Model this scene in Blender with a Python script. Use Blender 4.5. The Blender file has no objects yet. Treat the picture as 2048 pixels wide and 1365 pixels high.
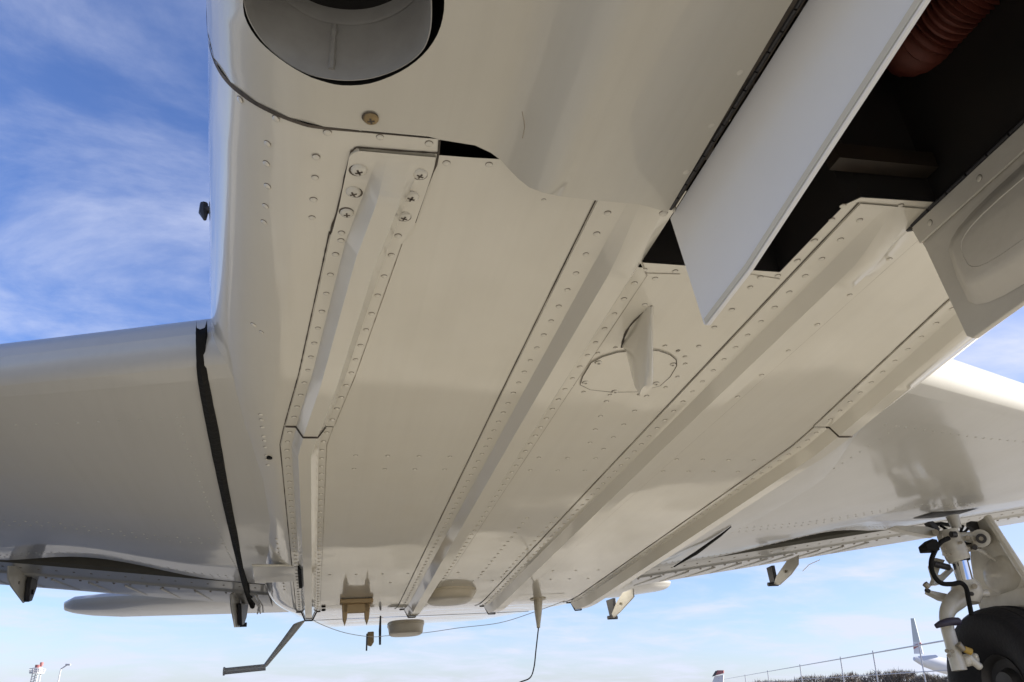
import bpy, bmesh, math, random
from mathutils import Vector, Matrix, geometry
R = math.radians
random.seed(7)
SC = bpy.context.scene
COL = SC.collection

# ------------------------------------------------------------------ camera
F_PX, CX, CY = 1600.0, 1024.0, 682.5          # focal length and centre of the 2048 px photograph
H = 0.56                                      # height of the belly above the camera in metres; aircraft lengths below are in units of H
HC = 0.247                                    # camera height above the tarmac
PITCH = math.atan((1375 - CY) / F_PX)
cam_d = bpy.data.cameras.new('camera')
cam_d.sensor_width = 36.0
cam_d.lens = F_PX / 2048 * 36.0
cam_d.clip_start = 0.02
cam_d.clip_end = 9000
cam = bpy.data.objects.new('camera', cam_d)
COL.objects.link(cam)
cam.location = (0, 0, HC)
cam.rotation_euler = (math.pi / 2 + PITCH, 0, 0)
SC.camera = cam

# ------------------------------------------------------------------ sky, sun, exposure
SUN_EL, SUN_AZ = R(20), R(90)                # azimuth clockwise from +Y (the way the camera looks)
w = bpy.data.worlds.new('World'); SC.world = w; w.use_nodes = True
nt = w.node_tree; nt.nodes.clear()
def N(t, typ, **kw):
    n = t.nodes.new(typ)
    for k, v in kw.items(): setattr(n, k, v)
    return n
out = N(nt, 'ShaderNodeOutputWorld'); bg = N(nt, 'ShaderNodeBackground')
sky = N(nt, 'ShaderNodeTexSky', sky_type='NISHITA', sun_disc=False, sun_elevation=SUN_EL, sun_rotation=SUN_AZ,
        altitude=200, air_density=1.0, dust_density=0.3, ozone_density=2.2)
tc = N(nt, 'ShaderNodeTexCoord')
sep = N(nt, 'ShaderNodeSeparateXYZ'); nt.links.new(tc.outputs['Generated'], sep.inputs[0])
def wm(op, a, b=None):
    n = N(nt, 'ShaderNodeMath', operation=op)
    for i, v in enumerate((a, b)):
        if v is None: continue
        if isinstance(v, (int, float)): n.inputs[i].default_value = v
        else: nt.links.new(v, n.inputs[i])
    return n.outputs[0]
den = wm('ADD', wm('MAXIMUM', sep.outputs[2], 0.0), 0.16)
cmb = N(nt, 'ShaderNodeCombineXYZ')
nt.links.new(wm('DIVIDE', sep.outputs[0], den), cmb.inputs[0]); nt.links.new(wm('DIVIDE', sep.outputs[1], den), cmb.inputs[1])
mp = N(nt, 'ShaderNodeMapping'); mp.inputs['Rotation'].default_value = (0, 0, R(-28)); mp.inputs['Scale'].default_value = (1.0, 1.15, 1)
nt.links.new(cmb.outputs[0], mp.inputs[0])
n1 = N(nt, 'ShaderNodeTexNoise'); n1.inputs['Scale'].default_value = 1.9; n1.inputs['Detail'].default_value = 9
n1.inputs['Roughness'].default_value = 0.6; n1.inputs['Distortion'].default_value = 0.35
nt.links.new(mp.outputs[0], n1.inputs['Vector'])
n2 = N(nt, 'ShaderNodeTexNoise'); n2.inputs['Scale'].default_value = 0.5; n2.inputs['Detail'].default_value = 3
nt.links.new(mp.outputs[0], n2.inputs['Vector'])
mr = N(nt, 'ShaderNodeMapRange', interpolation_type='SMOOTHSTEP'); mr.inputs[1].default_value = 0.43; mr.inputs[2].default_value = 0.78
nt.links.new(wm('ADD', wm('MULTIPLY', n1.outputs[0], 0.72), wm('MULTIPLY', n2.outputs[0], 0.32)), mr.inputs[0])
mr2 = N(nt, 'ShaderNodeMapRange'); mr2.inputs[1].default_value = -0.02; mr2.inputs[2].default_value = 0.3; mr2.inputs[3].default_value = 0.36; mr2.inputs[4].default_value = 0.02
nt.links.new(sep.outputs[2], mr2.inputs[0])
mr3 = N(nt, 'ShaderNodeMapRange', interpolation_type='SMOOTHSTEP'); mr3.inputs[1].default_value = 0.22; mr3.inputs[2].default_value = 0.75; mr3.inputs[4].default_value = 0.55   # thin bright veil on the sun's side
nt.links.new(sep.outputs[0], mr3.inputs[0])
fac = wm('MINIMUM', wm('ADD', wm('ADD', wm('MULTIPLY', mr.outputs[0], 0.88), mr3.outputs[0]), mr2.outputs[0]), 0.92)
mix = N(nt, 'ShaderNodeMix', data_type='RGBA'); nt.links.new(fac, mix.inputs[0])
tint = N(nt, 'ShaderNodeMix', data_type='RGBA', blend_type='MULTIPLY'); tint.inputs[0].default_value = 1.0
nt.links.new(sky.outputs[0], tint.inputs[6]); tint.inputs[7].default_value = (0.66, 0.80, 1.20, 1)
nt.links.new(tint.outputs[2], mix.inputs[6]); mix.inputs[7].default_value = (4.3, 4.55, 5.6, 1)
nt.links.new(mix.outputs[2], bg.inputs[0]); bg.inputs[1].default_value = 0.075
nt.links.new(bg.outputs[0], out.inputs[0])

sun_dir = Vector((math.sin(SUN_AZ) * math.cos(SUN_EL), math.cos(SUN_AZ) * math.cos(SUN_EL), math.sin(SUN_EL)))
sl = bpy.data.lights.new('sun', 'SUN'); sl.energy = 5.0; sl.angle = R(0.53); sl.color = (1.0, 0.95, 0.87)
so = bpy.data.objects.new('sun', sl); COL.objects.link(so)
so.rotation_euler = sun_dir.to_track_quat('Z', 'Y').to_euler()
SC.view_settings.view_transform = 'Standard'; SC.view_settings.look = 'None'
SC.view_settings.gamma = 1.0; SC.view_settings.use_curve_mapping = False
SC.view_settings.exposure = 1.32
SC.render.engine = 'CYCLES'
SC.cycles.max_bounces = 8; SC.cycles.diffuse_bounces = 5; SC.cycles.glossy_bounces = 4
try: SC.cycles.use_denoising = True
except Exception: pass

# ------------------------------------------------------------------ materials
def material(name, col, rough=0.5, metal=0.0, coat=0.0, coat_rough=0.06, var=0.0, vscale=6.0, bump=0.0, bscale=40.0, col2=None, stretch=None, spec=0.5, peel=0.0, streak=0.0):
    m = bpy.data.materials.new(name); m.use_nodes = True
    t = m.node_tree; b = t.nodes['Principled BSDF']
    b.inputs['Base Color'].default_value = (*col, 1); b.inputs['Roughness'].default_value = rough
    b.inputs['Metallic'].default_value = metal; b.inputs['Coat Weight'].default_value = coat
    b.inputs['Coat Roughness'].default_value = coat_rough; b.inputs['Specular IOR Level'].default_value = spec
    tcn = N(t, 'ShaderNodeTexCoord'); mpn = N(t, 'ShaderNodeMapping')
    if stretch: mpn.inputs['Scale'].default_value = stretch
    t.links.new(tcn.outputs['Object'], mpn.inputs[0])
    if var > 0:
        nz = N(t, 'ShaderNodeTexNoise'); nz.inputs['Scale'].default_value = vscale; nz.inputs['Detail'].default_value = 8; nz.inputs['Roughness'].default_value = 0.62
        t.links.new(mpn.outputs[0], nz.inputs['Vector'])
        r = N(t, 'ShaderNodeMapRange'); r.inputs[1].default_value = 0.35; r.inputs[2].default_value = 0.72
        r.inputs[4].default_value = var
        t.links.new(nz.outputs[0], r.inputs[0])
        mx = N(t, 'ShaderNodeMix', data_type='RGBA'); t.links.new(r.outputs[0], mx.inputs[0])
        mx.inputs[6].default_value = (*col, 1); c2 = col2 or tuple(c * 0.6 for c in col); mx.inputs[7].default_value = (*c2, 1)
        t.links.new(mx.outputs[2], b.inputs['Base Color'])
        rr = N(t, 'ShaderNodeMapRange'); rr.inputs[3].default_value = rough * 0.85; rr.inputs[4].default_value = min(1, rough * 1.25)
        t.links.new(nz.outputs[0], rr.inputs[0]); t.links.new(rr.outputs[0], b.inputs['Roughness'])
    if streak > 0:    # thin grime drawn out along the airflow
        ms = N(t, 'ShaderNodeMapping'); ms.inputs['Scale'].default_value = (60, 1.6, 60); t.links.new(tcn.outputs['Object'], ms.inputs[0])
        ns = N(t, 'ShaderNodeTexNoise'); ns.inputs['Scale'].default_value = 1.0; ns.inputs['Detail'].default_value = 6; t.links.new(ms.outputs[0], ns.inputs['Vector'])
        nk = N(t, 'ShaderNodeTexNoise'); nk.inputs['Scale'].default_value = 420.0; nk.inputs['Detail'].default_value = 2; t.links.new(tcn.outputs['Object'], nk.inputs['Vector'])
        rs = N(t, 'ShaderNodeMapRange'); rs.inputs[1].default_value = 0.46; rs.inputs[2].default_value = 0.78; rs.inputs[4].default_value = streak; t.links.new(ns.outputs[0], rs.inputs[0])
        rk = N(t, 'ShaderNodeMapRange'); rk.inputs[1].default_value = 0.69; rk.inputs[2].default_value = 0.74; rk.inputs[4].default_value = streak * 1.1; t.links.new(nk.outputs[0], rk.inputs[0])
        ad = N(t, 'ShaderNodeMath', operation='MAXIMUM'); t.links.new(rs.outputs[0], ad.inputs[0]); t.links.new(rk.outputs[0], ad.inputs[1])
        mg = N(t, 'ShaderNodeMix', data_type='RGBA'); t.links.new(ad.outputs[0], mg.inputs[0])
        t.links.new(b.inputs['Base Color'].links[0].from_socket, mg.inputs[6]); mg.inputs[7].default_value = (col[0] * .42, col[1] * .38, col[2] * .34, 1)
        t.links.new(mg.outputs[2], b.inputs['Base Color'])
    if bump > 0:
        nb = N(t, 'ShaderNodeTexNoise'); nb.inputs['Scale'].default_value = bscale; nb.inputs['Detail'].default_value = 3
        t.links.new(mpn.outputs[0], nb.inputs['Vector'])
        bp_ = N(t, 'ShaderNodeBump'); bp_.inputs['Strength'].default_value = bump; bp_.inputs['Distance'].default_value = 0.01
        t.links.new(nb.outputs[0], bp_.inputs['Height'])
        t.links.new(bp_.outputs[0], b.inputs['Normal'])
        if coat: t.links.new(bp_.outputs[0], b.inputs['Coat Normal'])
    if peel > 0:      # paint film: long waves of the sheet metal plus fine orange peel
        na = N(t, 'ShaderNodeTexNoise'); na.inputs['Scale'].default_value = 5.0; na.inputs['Detail'].default_value = 1
        nb2 = N(t, 'ShaderNodeTexNoise'); nb2.inputs['Scale'].default_value = 230.0; nb2.inputs['Detail'].default_value = 1
        for q in (na, nb2): t.links.new(tcn.outputs['Object'], q.inputs['Vector'])
        b1 = N(t, 'ShaderNodeBump'); b1.inputs['Strength'].default_value = 1.0; b1.inputs['Distance'].default_value = 0.0022 * peel
        b2 = N(t, 'ShaderNodeBump'); b2.inputs['Strength'].default_value = 1.0; b2.inputs['Distance'].default_value = 0.000045 * peel
        t.links.new(na.outputs[0], b1.inputs['Height']); t.links.new(nb2.outputs[0], b2.inputs['Height'])
        t.links.new(b1.outputs[0], b2.inputs['Normal'])
        t.links.new(b2.outputs[0], b.inputs['Normal']); t.links.new(b2.outputs[0], b.inputs['Coat Normal'])
    return m
PAINT = material('white_paint', (0.64, 0.605, 0.515), 0.36, coat=1.0, coat_rough=0.05, var=0.22, vscale=7, col2=(0.56, 0.505, 0.405), peel=1.0, streak=0.06)
COWLP = material('cowl_paint', (0.54, 0.51, 0.43), 0.42, coat=0.8, coat_rough=0.07, var=0.2, vscale=6, col2=(0.48, 0.435, 0.355), peel=1.2, streak=0.07)
WINGP = material('wing_paint', (0.46, 0.447, 0.41), 0.38, coat=0.45, coat_rough=0.09, var=0.14, vscale=4, col2=(0.43, 0.41, 0.36), peel=1.0, streak=0.06)
DOORP = material('door_paint', (0.80, 0.80, 0.80), 0.45, coat=0.4, coat_rough=0.12, var=0.06, vscale=10)
DOORIN = material('door_inner_paint', (0.60, 0.57, 0.50), 0.5, coat=0.25, coat_rough=0.2, var=0.3, vscale=9, col2=(0.42, 0.38, 0.32), bump=0.15, bscale=30)
GEARP = material('gear_paint', (0.60, 0.58, 0.51), 0.35, coat=0.5, var=0.75, vscale=9, col2=(0.36, 0.31, 0.24))
BLACK = material('black_rubber', (0.007, 0.007, 0.007), 0.75, spec=0.2, var=0.4, vscale=20, col2=(0.016, 0.014, 0.013), bump=0.3, bscale=60)
TYRE = material('tyre_rubber', (0.008, 0.008, 0.011), 0.6, spec=0.3, var=0.4, vscale=14, col2=(0.016, 0.015, 0.018), bump=0.2, bscale=80)
GRIME = material('seam_grime', (0.035, 0.028, 0.022), 0.8, var=0.8, vscale=30, col2=(0.16, 0.13, 0.10))
GRIME2 = material('light_seam_grime', (0.17, 0.14, 0.10), 0.8, var=0.9, vscale=18, col2=(0.5, 0.45, 0.37))
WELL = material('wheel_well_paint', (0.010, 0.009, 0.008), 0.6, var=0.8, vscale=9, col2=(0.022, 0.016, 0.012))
STEEL = material('exhaust_steel', (0.37, 0.36, 0.335), 0.5, metal=0.15, var=0.7, vscale=9, col2=(0.20, 0.19, 0.172), bump=0.15, bscale=18)
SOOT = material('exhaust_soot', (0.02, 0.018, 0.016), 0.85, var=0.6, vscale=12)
CHROME = material('chrome', (0.8, 0.81, 0.83), 0.06, metal=1.0)
BOLT = material('bolt_metal', (0.30, 0.27, 0.22), 0.42, metal=0.7, var=0.5, vscale=60)
BRASS = material('cadmium_bolt', (0.33, 0.24, 0.12), 0.45, metal=0.6, var=0.5, vscale=50)
TAN = material('aged_tan_plastic', (0.46, 0.33, 0.17), 0.5, var=0.4, vscale=18, col2=(0.3, 0.2, 0.1))
CREAM = material('aged_cream_plastic', (0.62, 0.55, 0.42), 0.45, coat=0.3, var=0.35, vscale=14, col2=(0.42, 0.34, 0.22))
HOSE = material('orange_duct', (0.12, 0.024, 0.012), 0.6, var=0.6, vscale=30, col2=(0.07, 0.02, 0.012))
YELLOW = material('yellow_fitting', (0.42, 0.27, 0.05), 0.5, var=0.3, vscale=30)
PURPLE = material('hose_clamp', (0.03, 0.025, 0.05), 0.45, var=0.4, vscale=20)
BAYM = material('bay_frame_paint', (0.016, 0.013, 0.010), 0.4, var=0.7, vscale=14, col2=(0.04, 0.026, 0.016))
OLIVE2 = material('flap_nose_olive', (0.10, 0.094, 0.075), 0.7, var=0.3, vscale=8)  # darker olive tone on the flap nose
OLIVE = material('dark_olive', (0.04, 0.037, 0.027), 0.8, var=0.3, vscale=8)  # dark olive tone lining the flap cove
RIVET_SHADE = material('rivet_shade', (0.10, 0.082, 0.06), 0.8, var=0.8, vscale=40, col2=(0.26, 0.22, 0.17))  # dark tone painting the shaded arc beside rivet heads
WIRE = material('antenna_wire', (0.62, 0.60, 0.55), 0.5, var=0.3, vscale=60)
DARKM = material('dark_steel', (0.05, 0.048, 0.05), 0.45, metal=0.5, var=0.4, vscale=30)

# ------------------------------------------------------------------ photogrammetry: a photo point as a direction in the aircraft's own axes
def unit(v): return v.normalized()
_d = unit(Vector((628 - CX, 1562 - CY, F_PX)))                       # fuselage axis, aft
_x = Vector((7450 - CX, 980 - CY, F_PX)); _x = unit(_x - _d * _x.dot(_d))   # across
_z = _x.cross(_d)                                                    # up through the belly
def ray(u, v):
    r = Vector((u - CX, v - CY, F_PX)); return Vector((r.dot(_x), r.dot(_d), r.dot(_z)))
def PZ(u, v, z=1.0): r = ray(u, v); return r * (z / r.z)
def PY(u, v, y): r = ray(u, v); return r * (y / r.y)
def PX(u, v, x): r = ray(u, v); return r * (x / r.x)
def c2w(v):
    return Vector((v.x, v.z * math.cos(PITCH) + v.y * math.sin(PITCH), v.z * math.sin(PITCH) - v.y * math.cos(PITCH)))
ax, ay, az = c2w(_x), c2w(_d), c2w(_z)
AIRMAT = Matrix(((ax.x, ay.x, az.x, 0), (ax.y, ay.y, az.y, 0), (ax.z, ay.z, az.z, HC), (0, 0, 0, 1)))

# ------------------------------------------------------------------ mesh helpers
class MB:
    def __init__(s): s.v = []; s.f = []; s.mi = []
    def add(s, vs, fs, mi=0):
        o = len(s.v); s.v += [tuple(p) for p in vs]; s.f += [tuple(i + o for i in q) for q in fs]; s.mi += [mi] * len(fs); return s
    def grid(s, rows, closed=False, mi=0):
        n = len(rows[0]); vs = [p for r in rows for p in r]; fs = []
        for i in range(len(rows) - 1):
            for j in range(n if closed else n - 1):
                k = (j + 1) % n
                fs.append((i * n + j, i * n + k, (i + 1) * n + k, (i + 1) * n + j))
        return s.add(vs, fs, mi)
    def box(s, a, b, mi=0):
        x0, y0, z0 = a; x1, y1, z1 = b
        return s.add([(x0, y0, z0), (x1, y0, z0), (x1, y1, z0), (x0, y1, z0), (x0, y0, z1), (x1, y0, z1), (x1, y1, z1), (x0, y1, z1)],
                     [(0, 3, 2, 1), (4, 5, 6, 7), (0, 1, 5, 4), (1, 2, 6, 5), (2, 3, 7, 6), (3, 0, 4, 7)], mi)
    def prism(s, poly, off, mi=0):          # polygon extruded by an offset vector
        n = len(poly); off = Vector(off); p = [Vector(q) for q in poly]
        vs = p + [q + off for q in p]
        fs = [tuple(range(n)), tuple(range(2 * n - 1, n - 1, -1))] + [(i, (i + 1) % n, n + (i + 1) % n, n + i) for i in range(n)]
        return s.add(vs, fs, mi)
    def tube(s, pts, rad, n=10, caps=True, mi=0):
        p = [Vector(q) for q in pts]; rad = rad if isinstance(rad, (list, tuple)) else [rad] * len(p)
        rows = []; up = None
        for i, q in enumerate(p):
            t = (p[min(i + 1, len(p) - 1)] - p[max(i - 1, 0)]).normalized()
            if up is None:
                up = Vector((0, 0, 1)) if abs(t.z) < 0.9 else Vector((1, 0, 0))
            a = (up - t * up.dot(t)).normalized(); b = t.cross(a); up = a
            rows.append([q + (a * math.cos(2 * math.pi * k / n) + b * math.sin(2 * math.pi * k / n)) * rad[i] for k in range(n)])
        o = len(s.v); s.grid(rows, True, mi)
        if caps:
            s.f += [tuple(range(o + n - 1, o - 1, -1)), tuple(range(o + (len(p) - 1) * n, o + len(p) * n))]; s.mi += [mi, mi]
        return s
    def disc_cyl(s, c, axis, r, h, n=16, mi=0):
        c = Vector(c); axis = Vector(axis).normalized(); return s.tube([c - axis * h / 2, c + axis * h / 2], r, n, True, mi)
    def build(s, name, mats, parent=None, smooth=True, scale=H, bevel=0.0, angle=38, kind=None):
        me = bpy.data.meshes.new(name)
        me.from_pydata([(a * scale, b * scale, c * scale) for a, b, c in s.v], [], s.f)
        mats = mats if isinstance(mats, (list, tuple)) else [mats]
        for m in mats: me.materials.append(m)
        for p, i in zip(me.polygons, s.mi): p.material_index = i
        bm = bmesh.new(); bm.from_mesh(me); bmesh.ops.recalc_face_normals(bm, faces=bm.faces); bm.to_mesh(me); bm.free()
        if smooth:
            me.shade_smooth()
            me.set_sharp_from_angle(angle=R(angle))
        o = bpy.data.objects.new(name, me); COL.objects.link(o)
        if parent is not None: o.parent = parent
        if bevel:
            b = o.modifiers.new('bevel', 'BEVEL'); b.width = bevel * scale; b.segments = 2; b.limit_method = 'ANGLE'; b.angle_limit = R(40)
        if kind: o['kind'] = kind
        return o
def inst(src, name, parent, mat):
    o = src.copy(); o.name = name; COL.objects.link(o); o.parent = parent; o.matrix_local = mat; return o
def lerp(a, b, t): return a + (b - a) * t
def interp(x, tab):
    if x <= tab[0][0]: return tab[0][1]
    for (x0, y0), (x1, y1) in zip(tab, tab[1:]):
        if x <= x1: return y0 + (y1 - y0) * (x - x0) / (x1 - x0)
    return tab[-1][1]
def smooth(a, b, x):
    t = max(0, min(1, (x - a) / (b - a))); return t * t * (3 - 2 * t)
def catmull(pts, k=6):
    p = [Vector(q) for q in pts]; p = [p[0] * 2 - p[1]] + p + [p[-1] * 2 - p[-2]]; o = []
    for i in range(1, len(p) - 2):
        for j in range(k):
            t = j / k; a, b, c, d = p[i - 1:i + 3]
            o.append(0.5 * ((2 * b) + (c - a) * t + (2 * a - 5 * b + 4 * c - d) * t * t + (3 * b - a - 3 * c + d) * t ** 3))
    o.append(p[-2]); return o

# ------------------------------------------------------------------ setting: ground and what stands on it far away
GROUND = material('tarmac_concrete', (0.46, 0.43, 0.37), 0.9, var=1.0, vscale=3.2, col2=(0.22, 0.205, 0.17), bump=0.6, bscale=55)
g = MB(); n = 24
g.grid([[(-4000 + 8000 * i / n, -4000 + 8000 * j / n, 0) for i in range(n + 1)] for j in range(n + 1)])
go = g.build('ground', GROUND, scale=1.0, smooth=False); go['kind'] = 'structure'

# ------------------------------------------------------------------ the aircraft
AIR = bpy.data.objects.new('airplane', None); COL.objects.link(AIR)
AIR.empty_display_size = 0.3
AIR.matrix_world = AIRMAT
AIR['label'] = 'white light aircraft seen from beneath its belly with nose wheel doors hanging open'
AIR['category'] = 'airplane'

# fuselage cross section, left half, belly centre to roof centre (x, z)
C0 = 0.87
PROF = [(C0, 1.0), (0.4, 1.0), (0.08, 1.0), (-0.03, 1.001), (-0.065, 1.008), (-0.1, 1.022), (-0.135, 1.041), (-0.165, 1.064), (-0.190, 1.090),
        (-0.209, 1.122), (-0.222, 1.158), (-0.231, 1.2), (-0.240, 1.28), (-0.248, 1.4), (-0.255, 1.6), (-0.25, 1.9), (-0.19, 2.3), (-0.06, 2.65), (0.22, 2.98), (0.5, 3.12), (C0, 3.18)]
_fine = [PROF[0], PROF[1]] + [(p.x, p.y) for p in catmull([Vector((*q, 0)) for q in PROF[2:]], 3)]
NV = next(i for i, p in enumerate(_fine) if p[1] > 1.19)
PROF = _fine
ARC = [0.0]
for a, b in zip(PROF, PROF[1:]): ARC.append(ARC[-1] + math.hypot(b[0] - a[0], b[1] - a[1]))
STOT = ARC[-1]
def prof(s):                       # s = signed arc length from belly centre, negative to the left
    d = abs(s); x = interp(d, list(zip(ARC, [p[0] for p in PROF]))); z = interp(d, list(zip(ARC, [p[1] for p in PROF])))
    return (x if s < 0 else 2 * C0 - x), z
def kscale(Y): return interp(Y, [(-3.4, 0.55), (-2.6, 0.80), (-1.5, 0.90), (0, 0.925), (1.083, 1.0), (2.44, 1.125), (6.0, 1.125), (7.5, 1.03), (9, .90), (11, .60), (13, 0.25)])
def zbase(Y):
    if Y < 5.5: return 0.03 * max(0, 0.2 - Y) ** 2
    t = Y - 5.5; z = 0.5 * .34 * t * t if t < .36 else .022 + .1224 * (t - .36)
    return z + (0.02 * (Y - 8.6) ** 2 if Y > 8.6 else 0)
def zh(Y): return interp(Y, [(-3.4, 0.35), (-2.6, 0.6), (-1.5, 0.72), (0.5, 0.75), (2.5, 1.0), (6, 1.0), (10, 0.55), (13, 0.25)])
def bend(s, Y, lift=0.0):          # point of the skin; lift > 0 is outward (down at the belly)
    x, z = prof(s); z2 = 1 + (z - 1) * (1 if z < 1.3 else (1.3 + (z - 1.3) * zh(Y) - 1) / (z - 1))
    x2, z3 = prof(s + 0.004); dx, dz = x2 - x, z3 - z; L = math.hypot(dx, dz) or 1
    nx, nz = dz / L, -dx / L
    return Vector((C0 + (x - C0) * kscale(Y) + nx * lift, Y, z2 + zbase(Y) + nz * lift))
XT = [(p[0], p[1]) for p in PROF[NV::-1]]
def surfz(X, Y):
    xp = C0 - abs((X - C0) / kscale(Y)); return interp(xp, XT) + zbase(Y)
ST = [(p[0], -ARC[i]) for i, p in list(enumerate(PROF))[NV::-1]]
def s_of(X, Y):
    q = (X - C0) / kscale(Y); s = interp(C0 - abs(q), ST); return s if q < 0 else -s
def hit(u, v):                     # photo point on the belly skin -> (X, Y)
    z = 1.0; p = None
    for _ in range(25):
        p = PZ(u, v, z); z = 0.5 * z + 0.5 * surfz(p.x, p.y)
    return p.x, p.y
def on(X, Y, lift=0.0): return Vector((X, Y, surfz(X, Y) - lift))
def skin(name, outline, holes, mat, zfun, parent, ds=0.11, dy=0.16, extra=()):
    """outline, holes in (s, Y); triangulated with a grid of inner points and bent onto zfun(s, Y)"""
    def dens(poly, step=0.06):
        o = []
        for a, b in zip(poly, poly[1:] + poly[:1]):
            k = max(1, int(math.hypot(b[0] - a[0], b[1] - a[1]) / step))
            o += [(lerp(a[0], b[0], i / k), lerp(a[1], b[1], i / k)) for i in range(k)]
        return o
    loops = [dens(outline)] + [dens(h, 0.02) for h in holes]
    pts, edges = [], []
    for L in loops:
        o = len(pts); pts += [Vector(p) for p in L]; edges += [(o + i, o + (i + 1) % len(L)) for i in range(len(L))]
    def inside(p, poly):
        c = False
        for (x0, y0), (x1, y1) in zip(poly, poly[1:] + poly[:1]):
            if (y0 > p[1]) != (y1 > p[1]) and p[0] < (x1 - x0) * (p[1] - y0) / (y1 - y0) + x0: c = not c
        return c
    ss = sorted(set([-a for a in ARC] + ARC + list(extra)))
    s2 = []
    for a, b in zip(ss, ss[1:]):
        k = max(1, int((b - a) / ds)); s2 += [lerp(a, b, i / k) for i in range(k)]
    s2.append(ss[-1])
    y0 = min(p[1] for p in outline); y1 = max(p[1] for p in outline); k = int((y1 - y0) / dy)
    for j in range(1, k):
        Y = y0 + (y1 - y0) * j / k
        for s in s2:
            if inside((s, Y), outline) and not any(inside((s, Y), h) for h in holes): pts.append(Vector((s, Y)))
    vo, eo, fo, *_ = geometry.delaunay_2d_cdt(pts, edges, [], 0, 1e-5)
    m = MB(); fs = []
    for f in fo:
        cx = sum(vo[i][0] for i in f) / len(f); cy = sum(vo[i][1] for i in f) / len(f)
        if inside((cx, cy), loops[0]) and not any(inside((cx, cy), h) for h in loops[1:]): fs.append(tuple(f))
    m.add([zfun(p[0], p[1]) for p in vo], fs)
    return m.build(name, mat, parent, angle=60)
def SX(X, Y): return s_of(X, Y)

# --- fuselage skin with the nose wheel bay and the cowl outlet cut away
SL, SR = -STOT * 0.999, STOT * 0.999
W = 0.687
bel = [(SL, 1.089), (SX(.181, 1.089), 1.089), (SX(.181, 1.128), 1.131), (SX(.25, 1.128), 1.130), (SX(.305, 1.12), 1.127), (SX(.32, 1.1), 1.095), (SX(.672, 1.1), 1.10), (SX(W, 1.25), 1.25), (SX(W + .002, 1.43), 1.436),
       (SX(1.056, 1.44), 1.442), (SX(1.061, 1.3), 1.26), (SX(1.064, 1.2), 1.176), (SX(1.084, 1.15), 1.149), (SX(1.268, 1.15), 1.144), (SX(1.268, 1.09), 1.089), (SR, 1.089), (SR, 7.2), (SL, 7.2)]
belly = skin('fuselage_skin', bel, [], PAINT, lambda s, Y: bend(s, Y), AIR)
# tail cone
m = MB(); rows = []
for i in range(17):
    Y = 7.19 + 6.0 * i / 16; rows.append([bend(SL + (SR - SL) * j / 60, Y, 0.002) for j in range(61)])
m.grid(rows); m.build('tail_cone', PAINT, AIR)

# --- engine cowl
def bulge(X): return 0.088 * smooth(0.275, 0.40, X) - 0.046 * smooth(0.45, 0.64, X)
def hitc(u, v):
    z = .97
    for _ in range(40):
        p = PZ(u, v, z); z = .6 * z + .4 * (surfz(p.x, p.y) - bulge(p.x))
    return SX(p.x, p.y), p.y
def cowlz(s, Y):
    p = bend(s, Y, 0.0015)
    if s < 0: p.z -= bulge(p.x)
    return p
def tr(X, Y): return (SX(X, Y), Y)
HX = 0.655
rim_px = [(487, -20), (490, 30), (512, 72), (545, 105), (590, 137), (640, 160), (684, 170), (741, 166), (800, 143), (845, 110), (875, 68), (888, 20), (888, -30)]
rim = [hit(*p) for p in rim_px]
# complete the opening symmetrically about its widest chord
cxh = sum(p[0] for p in rim) / len(rim); mid = ((rim[0][0] + rim[-1][0]) / 2, (rim[0][1] + rim[-1][1]) / 2)
far = [(2 * mid[0] - p[0], 2 * mid[1] - p[1]) for p in rim[1:-1]]
hole = [(p.x, p.y) for p in catmull([Vector((*q, 0)) for q in rim + far + rim[:1]], 3)[:-1]]
hole = [p for i, p in enumerate(hole) if all(math.hypot(p[0] - q[0], p[1] - q[1]) > .008 for q in hole[:i])]
cow = [(SL, 1.083), tr(.16, 1.083)] + [hitc(*p) for p in [(882, 279), (950, 290), (982, 305), (1002, 320), (1020, 340), (1038, 358), (1058, 374), (1085, 384), (1130, 393), (1200, 401), (1280, 408)]] + [tr(HX, 1.192), tr(HX - .01, .7), tr(HX - .02, -0.4), tr(HX - .02, -1.0),
       (0, -1.0), (0, -3.3), (SL, -3.3)]
cowl = skin('engine_cowl', cow, [[tr(*p) for p in hole]], COWLP, cowlz, AIR, ds=0.06, dy=0.08, extra=[SX(.24 + .012 * i, .8) for i in range(16)])
cow2 = [(SR, 1.083), (SX(1.27, 1.083), 1.083), (SX(1.27, 0), -0.4), (SX(1.27, -1), -1.0), (0, -1.0), (0, -3.3), (SR, -3.3)]
skin('engine_cowl', cow2, [], COWLP, lambda s, Y: bend(s, Y, 0.0015), AIR, ds=0.12, dy=0.2)
m = MB(); rows = [[bend(SL + (SR - SL) * j / 40, -3.3) for j in range(41)]]
c = Vector((C0, -3.45, 1.75)); rows.append([lerp(p, c, 0.35) + Vector((0, -.08, 0)) for p in rows[0]]); rows.append([c] * 41); m.grid(rows)
m.build('nose_bowl', COWLP, AIR)
# cowl edge return: gives the sheet its thickness
m = MB(); edge = [cowlz(*q) for q in cow[1:14]]
m.grid([edge, [p + Vector((0, 0.004, .011)) for p in edge]]); m.build('cowl_lip', COWLP, AIR)
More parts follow.
